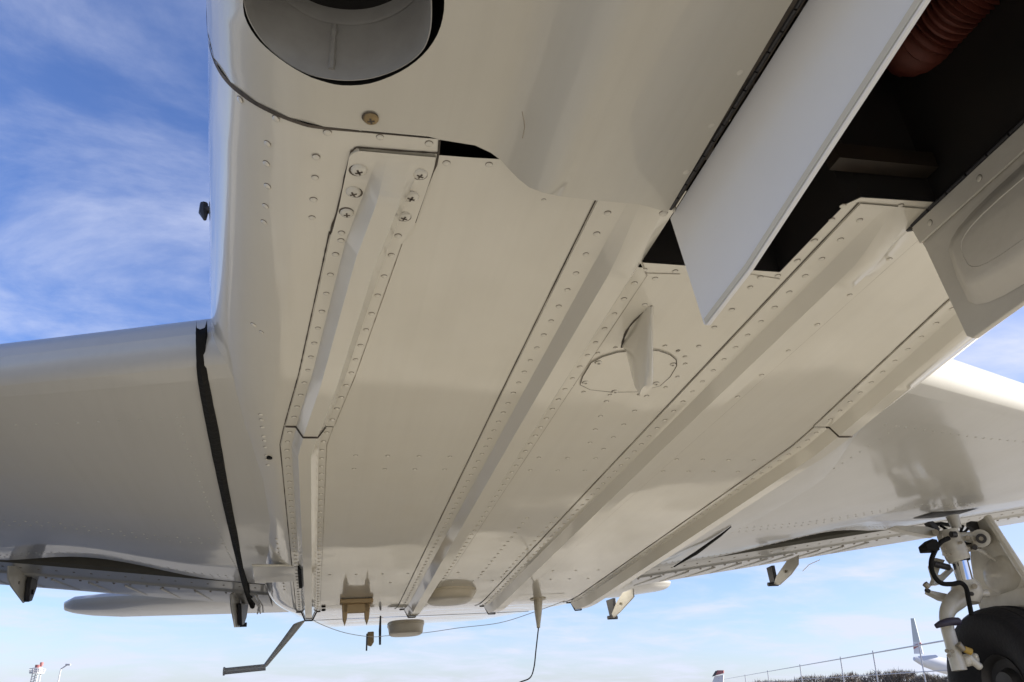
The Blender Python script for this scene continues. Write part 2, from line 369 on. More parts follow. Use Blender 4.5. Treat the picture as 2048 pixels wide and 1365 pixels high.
# dark cavity behind the cowl outlet and the seam round the nose
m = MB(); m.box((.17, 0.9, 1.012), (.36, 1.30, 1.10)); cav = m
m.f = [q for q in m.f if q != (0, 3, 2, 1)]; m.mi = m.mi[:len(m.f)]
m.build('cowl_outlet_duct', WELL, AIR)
m = MB(); rows = []
for j in range(300):
    s = SL * 0.9 + (SX(.16, 1.086) - SL * 0.9) * j / 299
    wd = 0.0055 * (1 - 0.85 * smooth(-.2, .12, bend(s, 1.086).x)) + .0008
    rows.append([bend(s, 1.0865 - wd, .002), bend(s, 1.0865 - wd, -.012), bend(s, 1.0865 + wd, -.012), bend(s, 1.0865 + wd, .0012)])
m.grid([[r[0], r[3]] for r in rows]); m.build('cowl_seam', GRIME, AIR)

# --- exhaust: flared pipe set inside the opening
ctr = Vector((sum(p[0] for p in hole) / len(hole), sum(p[1] for p in hole) / len(hole), 0))
pipe_px = [(489, 10), (500, 45), (530, 90), (580, 132), (632, 155), (690, 163), (745, 158), (800, 138), (840, 108), (858, 70), (862, 20), (858, -30)]
pr = [Vector((*hit(*p), 0)) for p in pipe_px]
mid2 = (pr[0] + pr[-1]) / 2
pr = pr + [mid2 * 2 - p for p in pr[1:-1]]
pr = catmull(pr + [pr[0]], 4)[:-1]
ring0 = [Vector((p.x, p.y, surfz(p.x, p.y) + .003)) for p in pr]
pc = sum(ring0, Vector()) / len(ring0)
axis = Vector((0.03, -0.12, 0.99)).normalized()
def ring(r, a): return [pc + (p - pc) * r + axis * a for p in ring0]
ex = bpy.data.objects.new('exhaust_pipe', None); COL.objects.link(ex); ex.parent = AIR
m = MB(); m.grid([ring(1.0, 0), ring(0.98, .035), ring(0.955, .07), ring(0.93, .105)], True); m.grid([ring(1.012, 0), ring(0.96, .12)], True); m.grid([ring(1.0, 0), ring(1.012, 0)], True)
m.build('tailpipe', STEEL, ex)
m = MB(); m.grid([ring(0.93, .105), ring(0.915, .100), ring(0.905, .105), ring(0.90, .13)], True); m.build('inner_sleeve', STEEL, ex)
m = MB(); m.grid([ring(0.90, .13), ring(0.84, .8), ring(.02, .81)], True); m.build('muffler_bore', SOOT, ex)
# weld bead down the pipe wall
i0 = min(range(len(ring0)), key=lambda i: abs(PZ(662, 158).x - ring0[i].x) + (0 if ring0[i].y > pc.y else 9))
m = MB(); pts = []
for a in [x * .0055 for x in range(3, 19)]:
    q = pc + (ring0[i0] - pc) * lerp(0.995, .925, a / .105) + axis * a; pts.append(q)
m.tube(pts, [0.0045 + .003 * random.random() for _ in pts], 6); m.build('weld_bead', STEEL, ex)
# dark space round the pipe
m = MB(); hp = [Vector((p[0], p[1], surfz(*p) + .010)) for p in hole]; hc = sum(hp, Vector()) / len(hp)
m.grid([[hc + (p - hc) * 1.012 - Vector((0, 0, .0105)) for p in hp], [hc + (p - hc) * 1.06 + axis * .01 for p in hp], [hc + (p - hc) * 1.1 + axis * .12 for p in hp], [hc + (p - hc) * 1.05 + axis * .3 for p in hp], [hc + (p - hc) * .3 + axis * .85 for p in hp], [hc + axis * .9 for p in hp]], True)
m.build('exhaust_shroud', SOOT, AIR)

# --- nose wheel bay
m = MB(); zt = 1.75
def wall(a, b, z0=1.004): m.add([(*a, z0), (*b, z0), (*b, zt), (*a, zt)], [(0, 1, 2, 3)])
L = [(.682, -1.2), (.689, 1.438), (1.058, 1.444), (1.066, 1.178), (1.086, 1.151), (1.27, 1.146), (1.275, -1.2), (.682, -1.2)]
for a, b in zip(L, L[1:]): wall(a, b)
m.add([(.6, -1.2, zt), (1.4, -1.2, zt), (1.4, 1.5, zt), (.6, 1.5, zt)], [(0, 1, 2, 3)])
bay = m.build('nose_wheel_bay', WELL, AIR, smooth=False)
m = MB()
m.box((.69, 1.19, 1.14), (1.06, 1.23, 1.75)); m.tube([(.75, 1.05, 1.45), (1.24, 1.05, 1.45)], .02)
m.tube([(1.0, 1.14, 1.2), (1.0, .4, 1.5)], .03); m.tube([(.8, 1.2, 1.1), (.95, 1.1, 1.42), (1.2, 1.1, 1.5)], .018)
m.disc_cyl((.93, 1.15, 1.35), (0, 1, 0), .09, .06, 20); m.box((1.02, 1.10, 1.06), (1.26, 1.14, 1.10))
for q in range(3, 6): m.tube([(1.0 + .05 * q, 1.1, 1.25 + .05 * q), (1.05 + .03 * q, .6, 1.45), (.9 + .06 * q, .1, 1.5)], .012, 6)
m.build('bay_structure', BAYM, bay)
# orange corrugated duct in the bay
hp = catmull([PZ(2000, -70, 1.30), PZ(1935, -10, 1.30), PZ(1885, 45, 1.3), PZ(1835, 95, 1.32), PZ(1800, 110, 1.5)], 22)
m = MB(); m.tube(hp, [0.052 + .007 * math.sin(i * 1.55) for i in range(len(hp))], 18); m.build('air_duct', HOSE, bay)

# --- nose wheel doors: stamped plates hanging from piano hinges
def ydoor(name, X, pts, t, mat):     # plate in the plane X = const, pts (Y, Z)
    m = MB(); m.prism([(X, y, z) for y, z in pts], (t, 0, 0)); return m.build(name, mat, AIR, bevel=0.002)
ld = ydoor('nose_wheel_door', .668, [(1.212, .957), (1.169, .684), (1.16, .678), (.99, .687), (.515, .755), (-.3, .80), (-.3, .96), (.738, .957)], .009, DOORP)
ld['label'] = 'flat white nose wheel door on the exhaust side'
RX = 1.266
rd = ydoor('nose_wheel_door', RX, [(1.225, .985), (1.215, .93), (1.197, .70), (1.185, .688), (1.044, .692), (.4, .74), (-.3, .78), (-.3, 1.0), (.875, .99)], .014, DOORIN)
rd['label'] = 'stamped nose wheel door showing its ribbed inner face'
# stamped recess of the right door's inner face, with raised frame
def pan(y0, y1, z0, z1, d, k):
    m = MB(); rows = []
    for e, dx in ((0, 0.0), (.012, 0.3), (.024, .8), (.036, 1.0)):
        r = []
        for a in range(28):
            th = 2 * math.pi * a / 28; cy, sz = math.cos(th), math.sin(th)
            sg = lambda q: math.copysign(abs(q) ** 0.35, q)
            r.append((RX - 0.0015 - d * dx, lerp(y0, y1, .5) + sg(cy) * ((y1 - y0) / 2 - e * k), lerp(z0, z1, .5) + sg(sz) * ((z1 - z0) / 2 - e * k)))
        rows.append(r)
    rows.append([(RX - .0015 - d, (y0 + y1) / 2, (z0 + z1) / 2)] * 28); m.grid(rows, True)
    return m.build('stamped_bead', DOORIN, rd)
pan(.0, 1.165, .716, .928, .034, 1.3)
m = MB(); y0, y1, z0, z1 = .3, 1.10, .775, .878; rows = []
for e, dx in ((0, 0), (.012, .3), (.026, .8), (.036, 1)):
    rr = []
    for a in range(28):
        th = 2 * math.pi * a / 28; sg = lambda q, e_=.5: math.copysign(abs(q) ** e_, q)
        rr.append((RX - .0365 + .035 * dx, (y0 + y1) / 2 + sg(math.cos(th), .25) * ((y1 - y0) / 2 - e), (z0 + z1) / 2 + sg(math.sin(th), .6) * ((z1 - z0) / 2 - e)))
    rows.append(rr)
rows.append([(RX - .0005, y0 + .1 + (y1 - y0 - .2) * (0.5 - 0.5 * math.cos(math.pi * a / 14)) if False else (y0 + y1) / 2 + math.copysign(abs(math.cos(2 * math.pi * a / 28)) ** .25, math.cos(2 * math.pi * a / 28)) * ((y1 - y0) / 2 - .042), (z0 + z1) / 2) for a in range(28)])
m.grid(rows, True); m.build('stamped_channel', DOORIN, rd)
m = MB(); fe = [(1.160, .680), (.99, .689), (.515, .757), (-.3, .802)]
m.grid([[(.6665, y, z), (.6655, y, z + .011)] for y, z in fe] ); m.build('edge_flange', PAINT, ld)
for i in range(16):
    t = i / 15; y = lerp(1.14, .1, t); z = interp(-y, [(-a, b) for a, b in fe]) + .010
    inst(rv, 'rivet', ld, Matrix.Translation(Vector((.6655, y, z)) * H) @ Matrix.Rotation(R(90), 4, 'Y') @ Matrix.Scale(.5, 4)) if False else None
# hinges
m = MB(); m.box((.648, -.3, .962), (.668, 1.186, .972)); m.build('hinge_gap', GRIME, ld, smooth=False)
def hinge(X, y0, z0, y1, z1, n, par, px_gap=0.0):
    hm = MB(); hm.tube([(0, -.5 * .92, 0), (0, .5 * .92, 0)], .095, 8)
    src = hm.build('hinge_knuckle', DARKM, par, scale=1.0)
    a, b = Vector((X, y0, z0)), Vector((X, y1, z1)); Lg = (b - a).length / n
    rot = (b - a).to_track_quat('Y', 'Z').to_matrix().to_4x4()
    for i in range(n):
        p = lerp(a, b, (i + .5) / n) * H
        mt = Matrix.Translation(p) @ rot @ Matrix.Scale(Lg * H, 4)
        if i == 0: src.matrix_local = mt
        else: inst(src, 'hinge_knuckle', par, mt)
hinge(.660, 1.188, .961, -.2, .961, 34, ld)
hinge(RX - .006, 1.222, .993, -.2, 1.0, 24, rd)
m = MB(); m.prism([(RX - .004, 1.222, .988), (RX - .004, 1.215, .94), (RX - .004, .1, .945), (RX - .004, .1, .99)], (-.006, 0, 0)); m.build('hinge_leaf', DOORIN, rd, bevel=.002)
m = MB(); m.tube([PX(1815, 459, 1.26), PX(1838, 455, 1.262)], .006, 6); m.build('hinge_pin', DARKM, rd)

# --- hat-section stiffeners
def xline(tab): return lambda Y: interp(Y, tab)
def strip(poly, wdt, name, mat, par, lift=.004):     # grime-filled seam along a polyline of (X, Y)
    m = MB(); rows = []
    P = [Vector(p) for p in poly]
    for i, p in enumerate(P):
        t = (P[min(i + 1, len(P) - 1)] - P[max(i - 1, 0)]).normalized(); nrm = Vector((-t.y, t.x)) * wdt * (0.65 + 0.7 * random.random())
        a, b = p + nrm, p - nrm
        rows.append([on(a.x, a.y, lift), on(b.x, b.y, lift)])
    m.grid(rows); return m.build(name, mat, par)
stf = []
def stiffener(cx, y0, y1, wl, wr, hb, bt, dep, label, ramp0=0.16, gap=True, notch=None, front_flat=False):
    """cx(Y) centre, flange widths wl, wr, half bead width at the sheet hb and at its crown bt, depth dep(Y)"""
    m = MB(); rows = []; n = int((y1 - y0) / .035); t = .0035
    for i in range(n + 1):
        Y = lerp(y0, y1, i / n); c = cx(Y); d = dep(Y) * smooth(y0 - .0, y0 + ramp0, Y) if ramp0 else dep(Y)
        kb = 1.0
        pr_ = [(-wl, -.001), (-wl, t)]
        for q in range(11):                       # left wall, crown, right wall as one rounded hat
            a = q / 10
            pr_.append((-hb + (hb - bt) * smooth(0, 1, a), t + d * smooth(0, 1, a)))
        for q in range(10, -1, -1):
            a = q / 10
            pr_.append((hb - (hb - bt) * smooth(0, 1, a), t + d * smooth(0, 1, a)))
        wq = wr(Y) if callable(wr) else wr; pr_ += [(wq, t), (wq, -.001)]
        rows.append([on(c + x, Y, dd) for x, dd in pr_])
    m.grid(rows)
    o = m.build('belly_stiffener', PAINT, AIR, angle=50); o['label'] = label
    if gap:
        strip([(cx(Y) - wl - .004, Y) for Y in [lerp(y0, y1, i / 60) for i in range(61)]], .0015, 'flange_seam', GRIME, o, .0012)
        strip([(cx(Y) + (wr(Y) if callable(wr) else wr) + .003, Y) for Y in [lerp(y0, y1, i / 60) for i in range(61)]], .0008, 'flange_seam', GRIME2, o, .0012)
    return o
depB = lambda Y: interp(Y, [(1, .034), (2.5, .036), (5.9, .052)])
AX = xline([(1.1, .106), (1.45, .068), (2.07, .002), (2.46, -.05), (2.62, -.068), (6.3, -.072)])
BX = xline([(1.2, .640), (2.2, .636), (6, .634)])
CX_ = xline([(1.1, 1.213), (6, 1.212)])
DX = xline([(1.1, 1.672), (1.55, 1.722), (2.39, 1.842), (2.6, 1.866), (6, 1.868)])
A1 = stiffener(AX, 1.39, 2.445, .078, .07, .046, .022, depB, 'forward left belly stiffener', ramp0=0)
A2 = stiffener(AX, 2.452, 5.78, .078, .068, .044, .021, depB, 'aft left belly stiffener', ramp0=0)
B1 = stiffener(BX, 1.17, 5.92, .118, lambda Y: .040 + .048 * smooth(1.43, 1.47, Y), .055 , .027, depB, 'belly stiffener beside the nose wheel bay', ramp0=.28)
C1 = stiffener(CX_, 1.165, 5.92, .120, .105, .056, .027, depB, 'belly stiffener running aft from the bay corner', ramp0=.2)
D1 = stiffener(DX, 1.0, 2.40, .118, .07, .056, .026, depB, 'forward outer belly stiffener on the wheel side', ramp0=.0)
D2 = stiffener(DX, 2.407, 5.92, .112, .07, .056, .026, depB, 'aft outer belly stiffener on the wheel side', ramp0=0)
# dark cut edges where one length of stiffener meets the next, and at the aft ends
def cut_edge(cx, Y, wl, wr, hb, bt, d, par, r=.0034, part=1.0):
    c = cx(Y); p = [(-wl, .004), (-hb - .012, .004)]
    p += [(-hb + (hb - bt) * smooth(0, 1, a / 8), .004 + d * smooth(0, 1, a / 8)) for a in range(9)]
    p += [(hb - (hb - bt) * smooth(0, 1, a / 8), .004 + d * smooth(0, 1, a / 8)) for a in range(8, -1, -1)] + [(wr, .004)]
    m = MB(); m.tube([on(c + x, Y, dd + .001) for x, dd in p], r, 6); m.build('cut_edge', GRIME, par)
cut_edge(AX, 2.449, .078, .03, .046, .022, depB(2.45), A1)
cut_edge(DX, 2.404, .03, .04, .056, .026, depB(2.4), D1)
for cx, par, y in ((AX, A2, 5.785), (BX, B1, 5.925), (CX_, C1, 5.925), (DX, D2, 5.925)):
    cut_edge(cx, y, .085, .075, .05, .024, .056, par, .0048)
# doubler plate over the front of the left stiffener, with its own pressed bead
pl = [hit(*p) for p in [(705, 297), (698, 312), (690, 352), (677, 415), (664, 462), (672, 474)]]
prr = [hit(*p) for p in [(872, 305), (868, 330), (850, 385), (826, 452), (806, 478)]]
m = MB(); rows = []
for i in range(41):
    t = i / 40; Y = lerp(1.13, 1.41, t)
    xl = interp(Y, [(b, a) for a, b in pl]); xr = interp(Y, sorted([(b, a) for a, b in prr]))
    if t < .06: xl += .012 * (1 - t / .06) ** 2; 
    c = AX(Y) + .013 * (1 - t); d = depB(Y) * 1.0 * smooth(0.02, .42, t); r = []
    c0 = c
    pp = [(xl - c, -.001), (xl - c, .007)]
    hb, bt = .040 + .006 * t, .021 + .001 * t
    pp += [(-hb + (hb - bt) * smooth(0, 1, a / 10), .007 + d * smooth(0, 1, a / 10)) for a in range(11)]
    pp += [(hb - (hb - bt) * smooth(0, 1, a / 10), .007 + d * smooth(0, 1, a / 10)) for a in range(10, -1, -1)]
    pp += [(xr - c, .007), (xr - c, -.001)]
    rows.append([on(c + x, Y, dd) for x, dd in pp])
m.grid(rows); dbl = m.build('doubler_plate', PAINT, AIR, angle=50)
strip(catmull([Vector((a, b, 0)) for a, b in [hit(*p) for p in [(878, 285), (874, 310), (868, 308), (800, 303), (720, 296), (706, 299), (697, 320), (677, 415), (663, 463), (672, 476)]]], 5) and
      [(p.x, p.y) for p in catmull([Vector((*hit(*q), 0)) for q in [(877, 306), (800, 301), (725, 295), (708, 298), (698, 318), (677, 413), (662, 462), (671, 478)]], 5)], .0020, 'plate_seam', GRIME, dbl, .0012)
strip([hit(*p) for p in [(879, 280), (877, 306), (872, 330), (866, 345), (855, 372), (830, 445)]], .0018, 'plate_seam', GRIME, dbl, .0014)

# --- fasteners: domed rivets, big ones singly, the far ones as one part
def dome(r, h, cross=False):
    m = MB(); rows = []; n = 14
    for e, z in ((1.0, .12), (.98, -.25), (.86, -.55), (.62, -.82), (.3, -.97)):
        rows.append([(r * e * math.cos(2 * math.pi * k / n), r * e * math.sin(2 * math.pi * k / n), h * z) for k in range(n)])
    m.grid(rows, True); o = len(m.v); m.v.append((0, 0, -h)); b = o - n
    for k in range(n): m.f.append((b + k, b + (k + 1) % n, o)); m.mi.append(0)
    rows = [[(r * e * math.cos(2 * math.pi * k / n), r * e * math.sin(2 * math.pi * k / n) - r * .22, z) for k in range(n)] for e, z in ((.8, -.0008), (1.06, -.0004))]
    m.grid(rows, True, 1)                       # dark ring set forward: painted shade arc on rivets, grime on screws
    return m
rv = dome(.0070, .0028).build('rivet', [PAINT, RIVET_SHADE], belly)
rv_mesh = rv.data
def screw_mb():
    m = dome(.0150, .0075); m.mi = [0 if q == 0 else 2 for q in m.mi]
    n = 10
    for a in (R(20), R(110)):                    # cross recess
        c, s = math.cos(a), math.sin(a)
        l, wd, z = .0068, .0019, -.0078
        pts = [(l * c - wd * s, l * s + wd * c, z), (l * c + wd * s, l * s - wd * c, z), (-l * c + wd * s, -l * s - wd * c, z), (-l * c - wd * s, -l * s + wd * c, z)]
        m.add(pts + [(p[0], p[1], z + .004) for p in pts], [(0, 1, 2, 3), (0, 1, 5, 4), (2, 3, 7, 6)], 1 if a < 1 else 1)
    return m
SCR = screw_mb().build('screw', [PAINT, GRIME, GRIME], belly)
used = {'rivet': False, 'screw': False}
def place(kind, X, Y, par, lift=0.0, sc=1.0):
    src = rv if kind == 'rivet' else SCR
    dzx = (surfz(X + .004, Y) - surfz(X - .004, Y)) / .008; dzy = (surfz(X, Y + .01) - surfz(X, Y - .01)) / .02
    nrm = Vector((-dzx, -dzy, 1)).normalized()
    q = Vector((0, 0, 1)).rotation_difference(nrm).to_matrix().to_4x4()
    mt = Matrix.Translation(on(X, Y, lift) * H) @ q @ Matrix.Rotation(random.random() * 6 if kind == 'screw' else random.uniform(-.3, .3), 4, 'Z') @ Matrix.Scale(sc * random.uniform(.93, 1.07), 4)
    if not used[kind]: used[kind] = True; src.parent = par; src.matrix_local = mt; return src
    return inst(src, kind, par, mt)
small = {}
def tiny(X, Y, par, lift=0.0, r=.0075):
    m = small.setdefault(par.name, (par, MB()))[1]
    n = 7; c = on(X, Y, lift)
    ring_ = lambda e, z: [c + Vector((r * e * math.cos(2 * math.pi * k / n), r * e * math.sin(2 * math.pi * k / n), -z)) for k in range(n)]
    m.grid([ring_(1.0, -.001), ring_(.85, .0022), ring_(.02, .0034)], True, 0)
    m.grid([[p + Vector((0, -.0022, 0)) for p in ring_(.9, .0008)], [p + Vector((0, -.0022, 0)) for p in ring_(1.12, .0006)]], True, 1)  # forward-shifted dark ring, shade of the head put into colour
def fasten(X, Y, par, lift=0.0):
    if Y < 2.15: place('rivet', X, Y, par, lift)
    else: tiny(X, Y, par, lift)
def row(f, y0, y1, step, par, lift=0.0):
    Y = y0
    while Y < y1: fasten(f(Y), Y, par, lift); Y += step * random.uniform(.96, 1.04)
T = .0035
row(lambda Y: AX(Y) - .060, 1.47, 2.40, .082, A1, T); row(lambda Y: AX(Y) + .058, 1.46, 2.40, .085, A1, T)
row(lambda Y: AX(Y) - .060, 2.50, 5.65, .082, A2, T); row(lambda Y: AX(Y) + .056, 2.50, 5.65, .082, A2, T)
row(lambda Y: BX(Y) - .085, 1.26, 5.8, .076, B1, T); row(lambda Y: BX(Y) + .070, 1.52, 5.8, .076, B1, T)
row(lambda Y: CX_(Y) - .087, 1.22, 5.8, .076, C1, T); row(lambda Y: CX_(Y) + .085, 1.20, 2.2, .16, C1, T)
row(lambda Y: DX(Y) - .085, 1.25, 2.38, .078, D1, T); row(lambda Y: DX(Y) - .082, 2.46, 5.8, .076, D2, T)
# rows on the left corner of the fuselage and round the bay
for p in [(535, 288), (533, 328), (535, 373), (531, 413), (528, 445), (632, 315), (630, 356), (627, 400), (624, 436), (655, 266), (760, 275), (858, 288), (480, 200), (552, 238),
          (893, 327), (978, 330), (507, 650), (523, 665)]:
    place('rivet', *hit(*p), belly)
for p in [(1302, 453), (1277, 492), (1252, 536), (1288, 540), (1350, 543), (1275, 563), (1237, 490), (1322, 395), (1520, 555), (1500, 575), (1430, 548), (1463, 620), (1428, 655), (1555, 552), (1572, 570),
          (1248, 606), (1218, 648), (1195, 686), (1397, 693), (1663, 440), (1628, 482), (1594, 522), (1685, 412), (1800, 412), (1720, 520), (1668, 562)]:
    place('rivet', *hit(*p), belly, .0005)
for p in [(718, 334), (707, 378), (694, 420), (840, 342), (822, 387), (808, 427)]: place('screw', *hit(*p), dbl, .007)
for p in [(683, 461), (748, 463), (796, 467), (682, 476)]: place('rivet', *hit(*p), dbl, .007)
cs = place('screw', *hit(742, 235), cowl, .003, 0.95)
cs.data = cs.data.copy(); cs.data.materials[0] = BRASS; cs['label'] = 'bare brown screw head'
for p in [(1467, 106), (1412, 214), (1364, 309), (1320, 394)]: place('rivet', *hit(*p), cowl, .042, 1.3)
for p in [(1085, 383)]: place('rivet', *hit(*p), cowl, .022, .7)
# rivets on the doors
for Y in (.86, 1.02, 1.17): 
    o = inst(rv, 'rivet', rd, Matrix.Translation(Vector((RX - .010, Y, .963)) * H) @ Matrix.Rotation(R(90), 4, 'Y'))
for u, v in ((1458, 236), (1397, 332), (1349, 419), (1565, 15), (1503, 133), (1448, 235)):
    p = PX(u, v, .668); 
    if p.z > .85: inst(rv, 'rivet', ld, Matrix.Translation(p * H) @ Matrix.Rotation(R(90), 4, 'Y'))
# transverse rows
def trow(Y, x0, x1, step, skew=.05):
    X = x0
    while X < x1:
        if min(abs(X - f(Y)) for f in (AX, BX, CX_, DX)) > .1: tiny(X, Y + skew * (X / 1.8), belly)
        X += step
trow(2.72, -.12, 1.75, .112); trow(2.86, -.12, 1.75, .112); trow(4.62, -.1, 1.8, .145, .1); trow(4.86, -.1, 1.8, .125, .1)
for X in (.92, 1.06): 
    for k in range(16): tiny(X, 3.55 + k * .085, belly)
for k in range(14): tiny(-.21 - .0 * k, 3.9 + k * .09, belly); 
for k in range(9): tiny(-.2, 2.38 + k * .06 if k % 3 else 2.4 + k * .06, belly)
row(lambda Y: interp(Y, [(1.5, .755), (2.6, .93)]), 1.5, 2.65, .12, belly)
row(lambda Y: interp(Y, [(1.5, .95), (2.0, .985), (2.6, 1.0)]), 2.05, 2.65, .12, belly)
for k in range(5):
    tiny(.22 + k * .05, 3.0 + .0 * k, belly) if False else None

# skin lap line and oval inspection panel with blade antenna
strip([hit(*p) for p in [(1238, 545), (1360, 548)]], .0012, 'skin_lap', GRIME2, belly, .001)
strip([hit(*p) for p in [(1500, 548), (1560, 558)]], .0012, 'skin_lap', GRIME2, belly, .001)
out_px = [(1182, 724), (1165, 752), (1160, 768), (1180, 778), (1225, 783), (1275, 782), (1320, 770), (1340, 752), (1353, 730), (1352, 718), (1340, 708), (1318, 700), (1285, 698), (1235, 703), (1205, 712)]
oc = [hit(*p) for p in out_px]
m = MB(); m.prism([on(x, y, .0032) for x, y in oc], (0, 0, .003)); acc = m.build('inspection_panel', PAINT, AIR, bevel=.001)
strip(oc + [oc[0]], .0014, 'panel_seam', GRIME, acc, .0038)
for p in [(1197, 723), (1171, 763), (1230, 781), (1345, 727), (1312, 765)]: place('screw', *hit(*p), acc, .0035, .62)
for k in range(18):
    a = 2 * math.pi * k / 18; cx_, cy_ = hit(1258, 740); q = oc[int(k / 18 * len(oc))]
    tiny(cx_ + (q[0] - cx_) * 1.18, cy_ + (q[1] - cy_) * 1.18, acc, 0, .006)

def blade(pts_yz, X, half, name, mat, par, lean=0.0):
    """aerofoil blade: outline (Y, Z) list front edge top->tip then rear edge tip->top, half thickness at mid chord"""
    m = MB(); front, rear = pts_yz; rows = []
    for (yf, zf), (yr, zr) in zip(front, rear):
        r = []
        for a in range(20):
            th = 2 * math.pi * a / 20; t = (1 - math.cos(th)) / 2
            hw = half * (abs(math.sin(th)) ** .8) * (1.25 - .7 * t) * (1 if th < math.pi else -1)
            r.append((X + hw + lean * (1 - zf), lerp(yf, yr, t), lerp(zf, zr, t)))
        rows.append(r)
    c = [sum((Vector(p) for p in rows[-1]), Vector()) / 20] * 20; rows.append(c); m.grid(rows, True)
    return m.build(name, mat, par, angle=60)
bX = .795
pt = lambda u, v, X=bX: PX(u, v, X)
fr = [(pt(1303, 607).y, 1.002), (pt(1303, 650).y, pt(1303, 650).z), (pt(1303, 700).y, pt(1303, 700).z), (pt(1302, 745).y, pt(1302, 745).z), (pt(1300, 770).y, pt(1300, 770).z)]
re = [(pt(1243, 690).y, 1.002), (pt(1252, 702).y, pt(1252, 702).z), (pt(1262, 742).y, pt(1262, 742).z), (pt(1271, 775).y, pt(1271, 775).z), (pt(1282, 792).y, pt(1282, 792).z)]
ant = blade((fr, re), bX, .013, 'blade_antenna', PAINT, AIR)
strip([(bX - .021 * math.sin(math.pi * t), lerp(fr[0][0], re[0][0], t)) for t in [i / 12 for i in range(13)]], .003, 'antenna_seal', GRIME, ant, .001)

# --- cowl stains
strip([hit(*p) for p in [(1040, 185), (1044, 205), (1045, 218), (1041, 240)]], .0008, 'paint_crack', GRIME2, cowl, .043)
for (u, v, k) in ((1435, 60, 5), (1368, 190, 8), (1345, 225, 6)):
    m = MB()
    for _ in range(k):
        x, y = hit(u + random.gauss(0, 9), v + random.gauss(0, 24)); r = random.uniform(.0005, .0014); z = surfz(x, y) - .0445
        m.add([(x + r * math.cos(a) * (1 + .8 * random.random()), y + 2 * r * math.sin(a), z) for a in [i * math.pi / 3 for i in range(6)]], [(0, 1, 2, 3, 4, 5)])
    m.build('oil_spot', GRIME2, cowl, kind='stuff')

# ------------------------------------------------------------------ wings
LOW = [(0, 0), (.002, -.035), (.006, -.062), (.014, -.082), (.032, -.098), (.08, -.112), (.16, -.122), (.28, -.130), (.45, -.130), (.62, -.115), (.78, -.085), (.9, -.05), (1, -.015)]
UPP = [(0, 0), (.003, .035), (.012, .07), (.03, .105), (.07, .155), (.15, .215), (.3, .27), (.5, .255), (.75, .17), (1, .075)]
def w_le(off): return 2.15 + .5 * (min(off, 2.9) - 1.2) + .03 * max(0, off - 2.9)
def w_zl(off): return 1.165 + .098 * (off - 1.2)
def w_te(off): return 5.55 - .115 * (off - 1.2)
def lip(off, sgn):
    a, b = (1.5, 2.85) if sgn < 0 else (1.85, 3.4)
    return .32 * math.sin(math.pi * (off - a) / (b - a)) ** 2 if a < off < b else 0.0
def w_zt(off): return w_zl(off) + .0
def wing_pt(sgn, off, t, up=False):
    tab = UPP if up else LOW; k = interp(off, [(1.2, 1), (3.2, .9), (12, .5)])
    return Vector((C0 + sgn * off, lerp(w_le(off), w_te(off) - (0 if up else lip(off, sgn)), t), w_zl(off) + k * interp(t, tab)))
OFFS = [1.05, 1.16, 1.3] + [1.4 + .1 * i for i in range(16)] + [3.1, 3.3, 4, 5, 6.5, 8, 10, 11.6]
ts = sorted(set([a for a, _ in LOW] + [i / 24 for i in range(25)] + [.001, .006, .016, .033]))
wings = {}
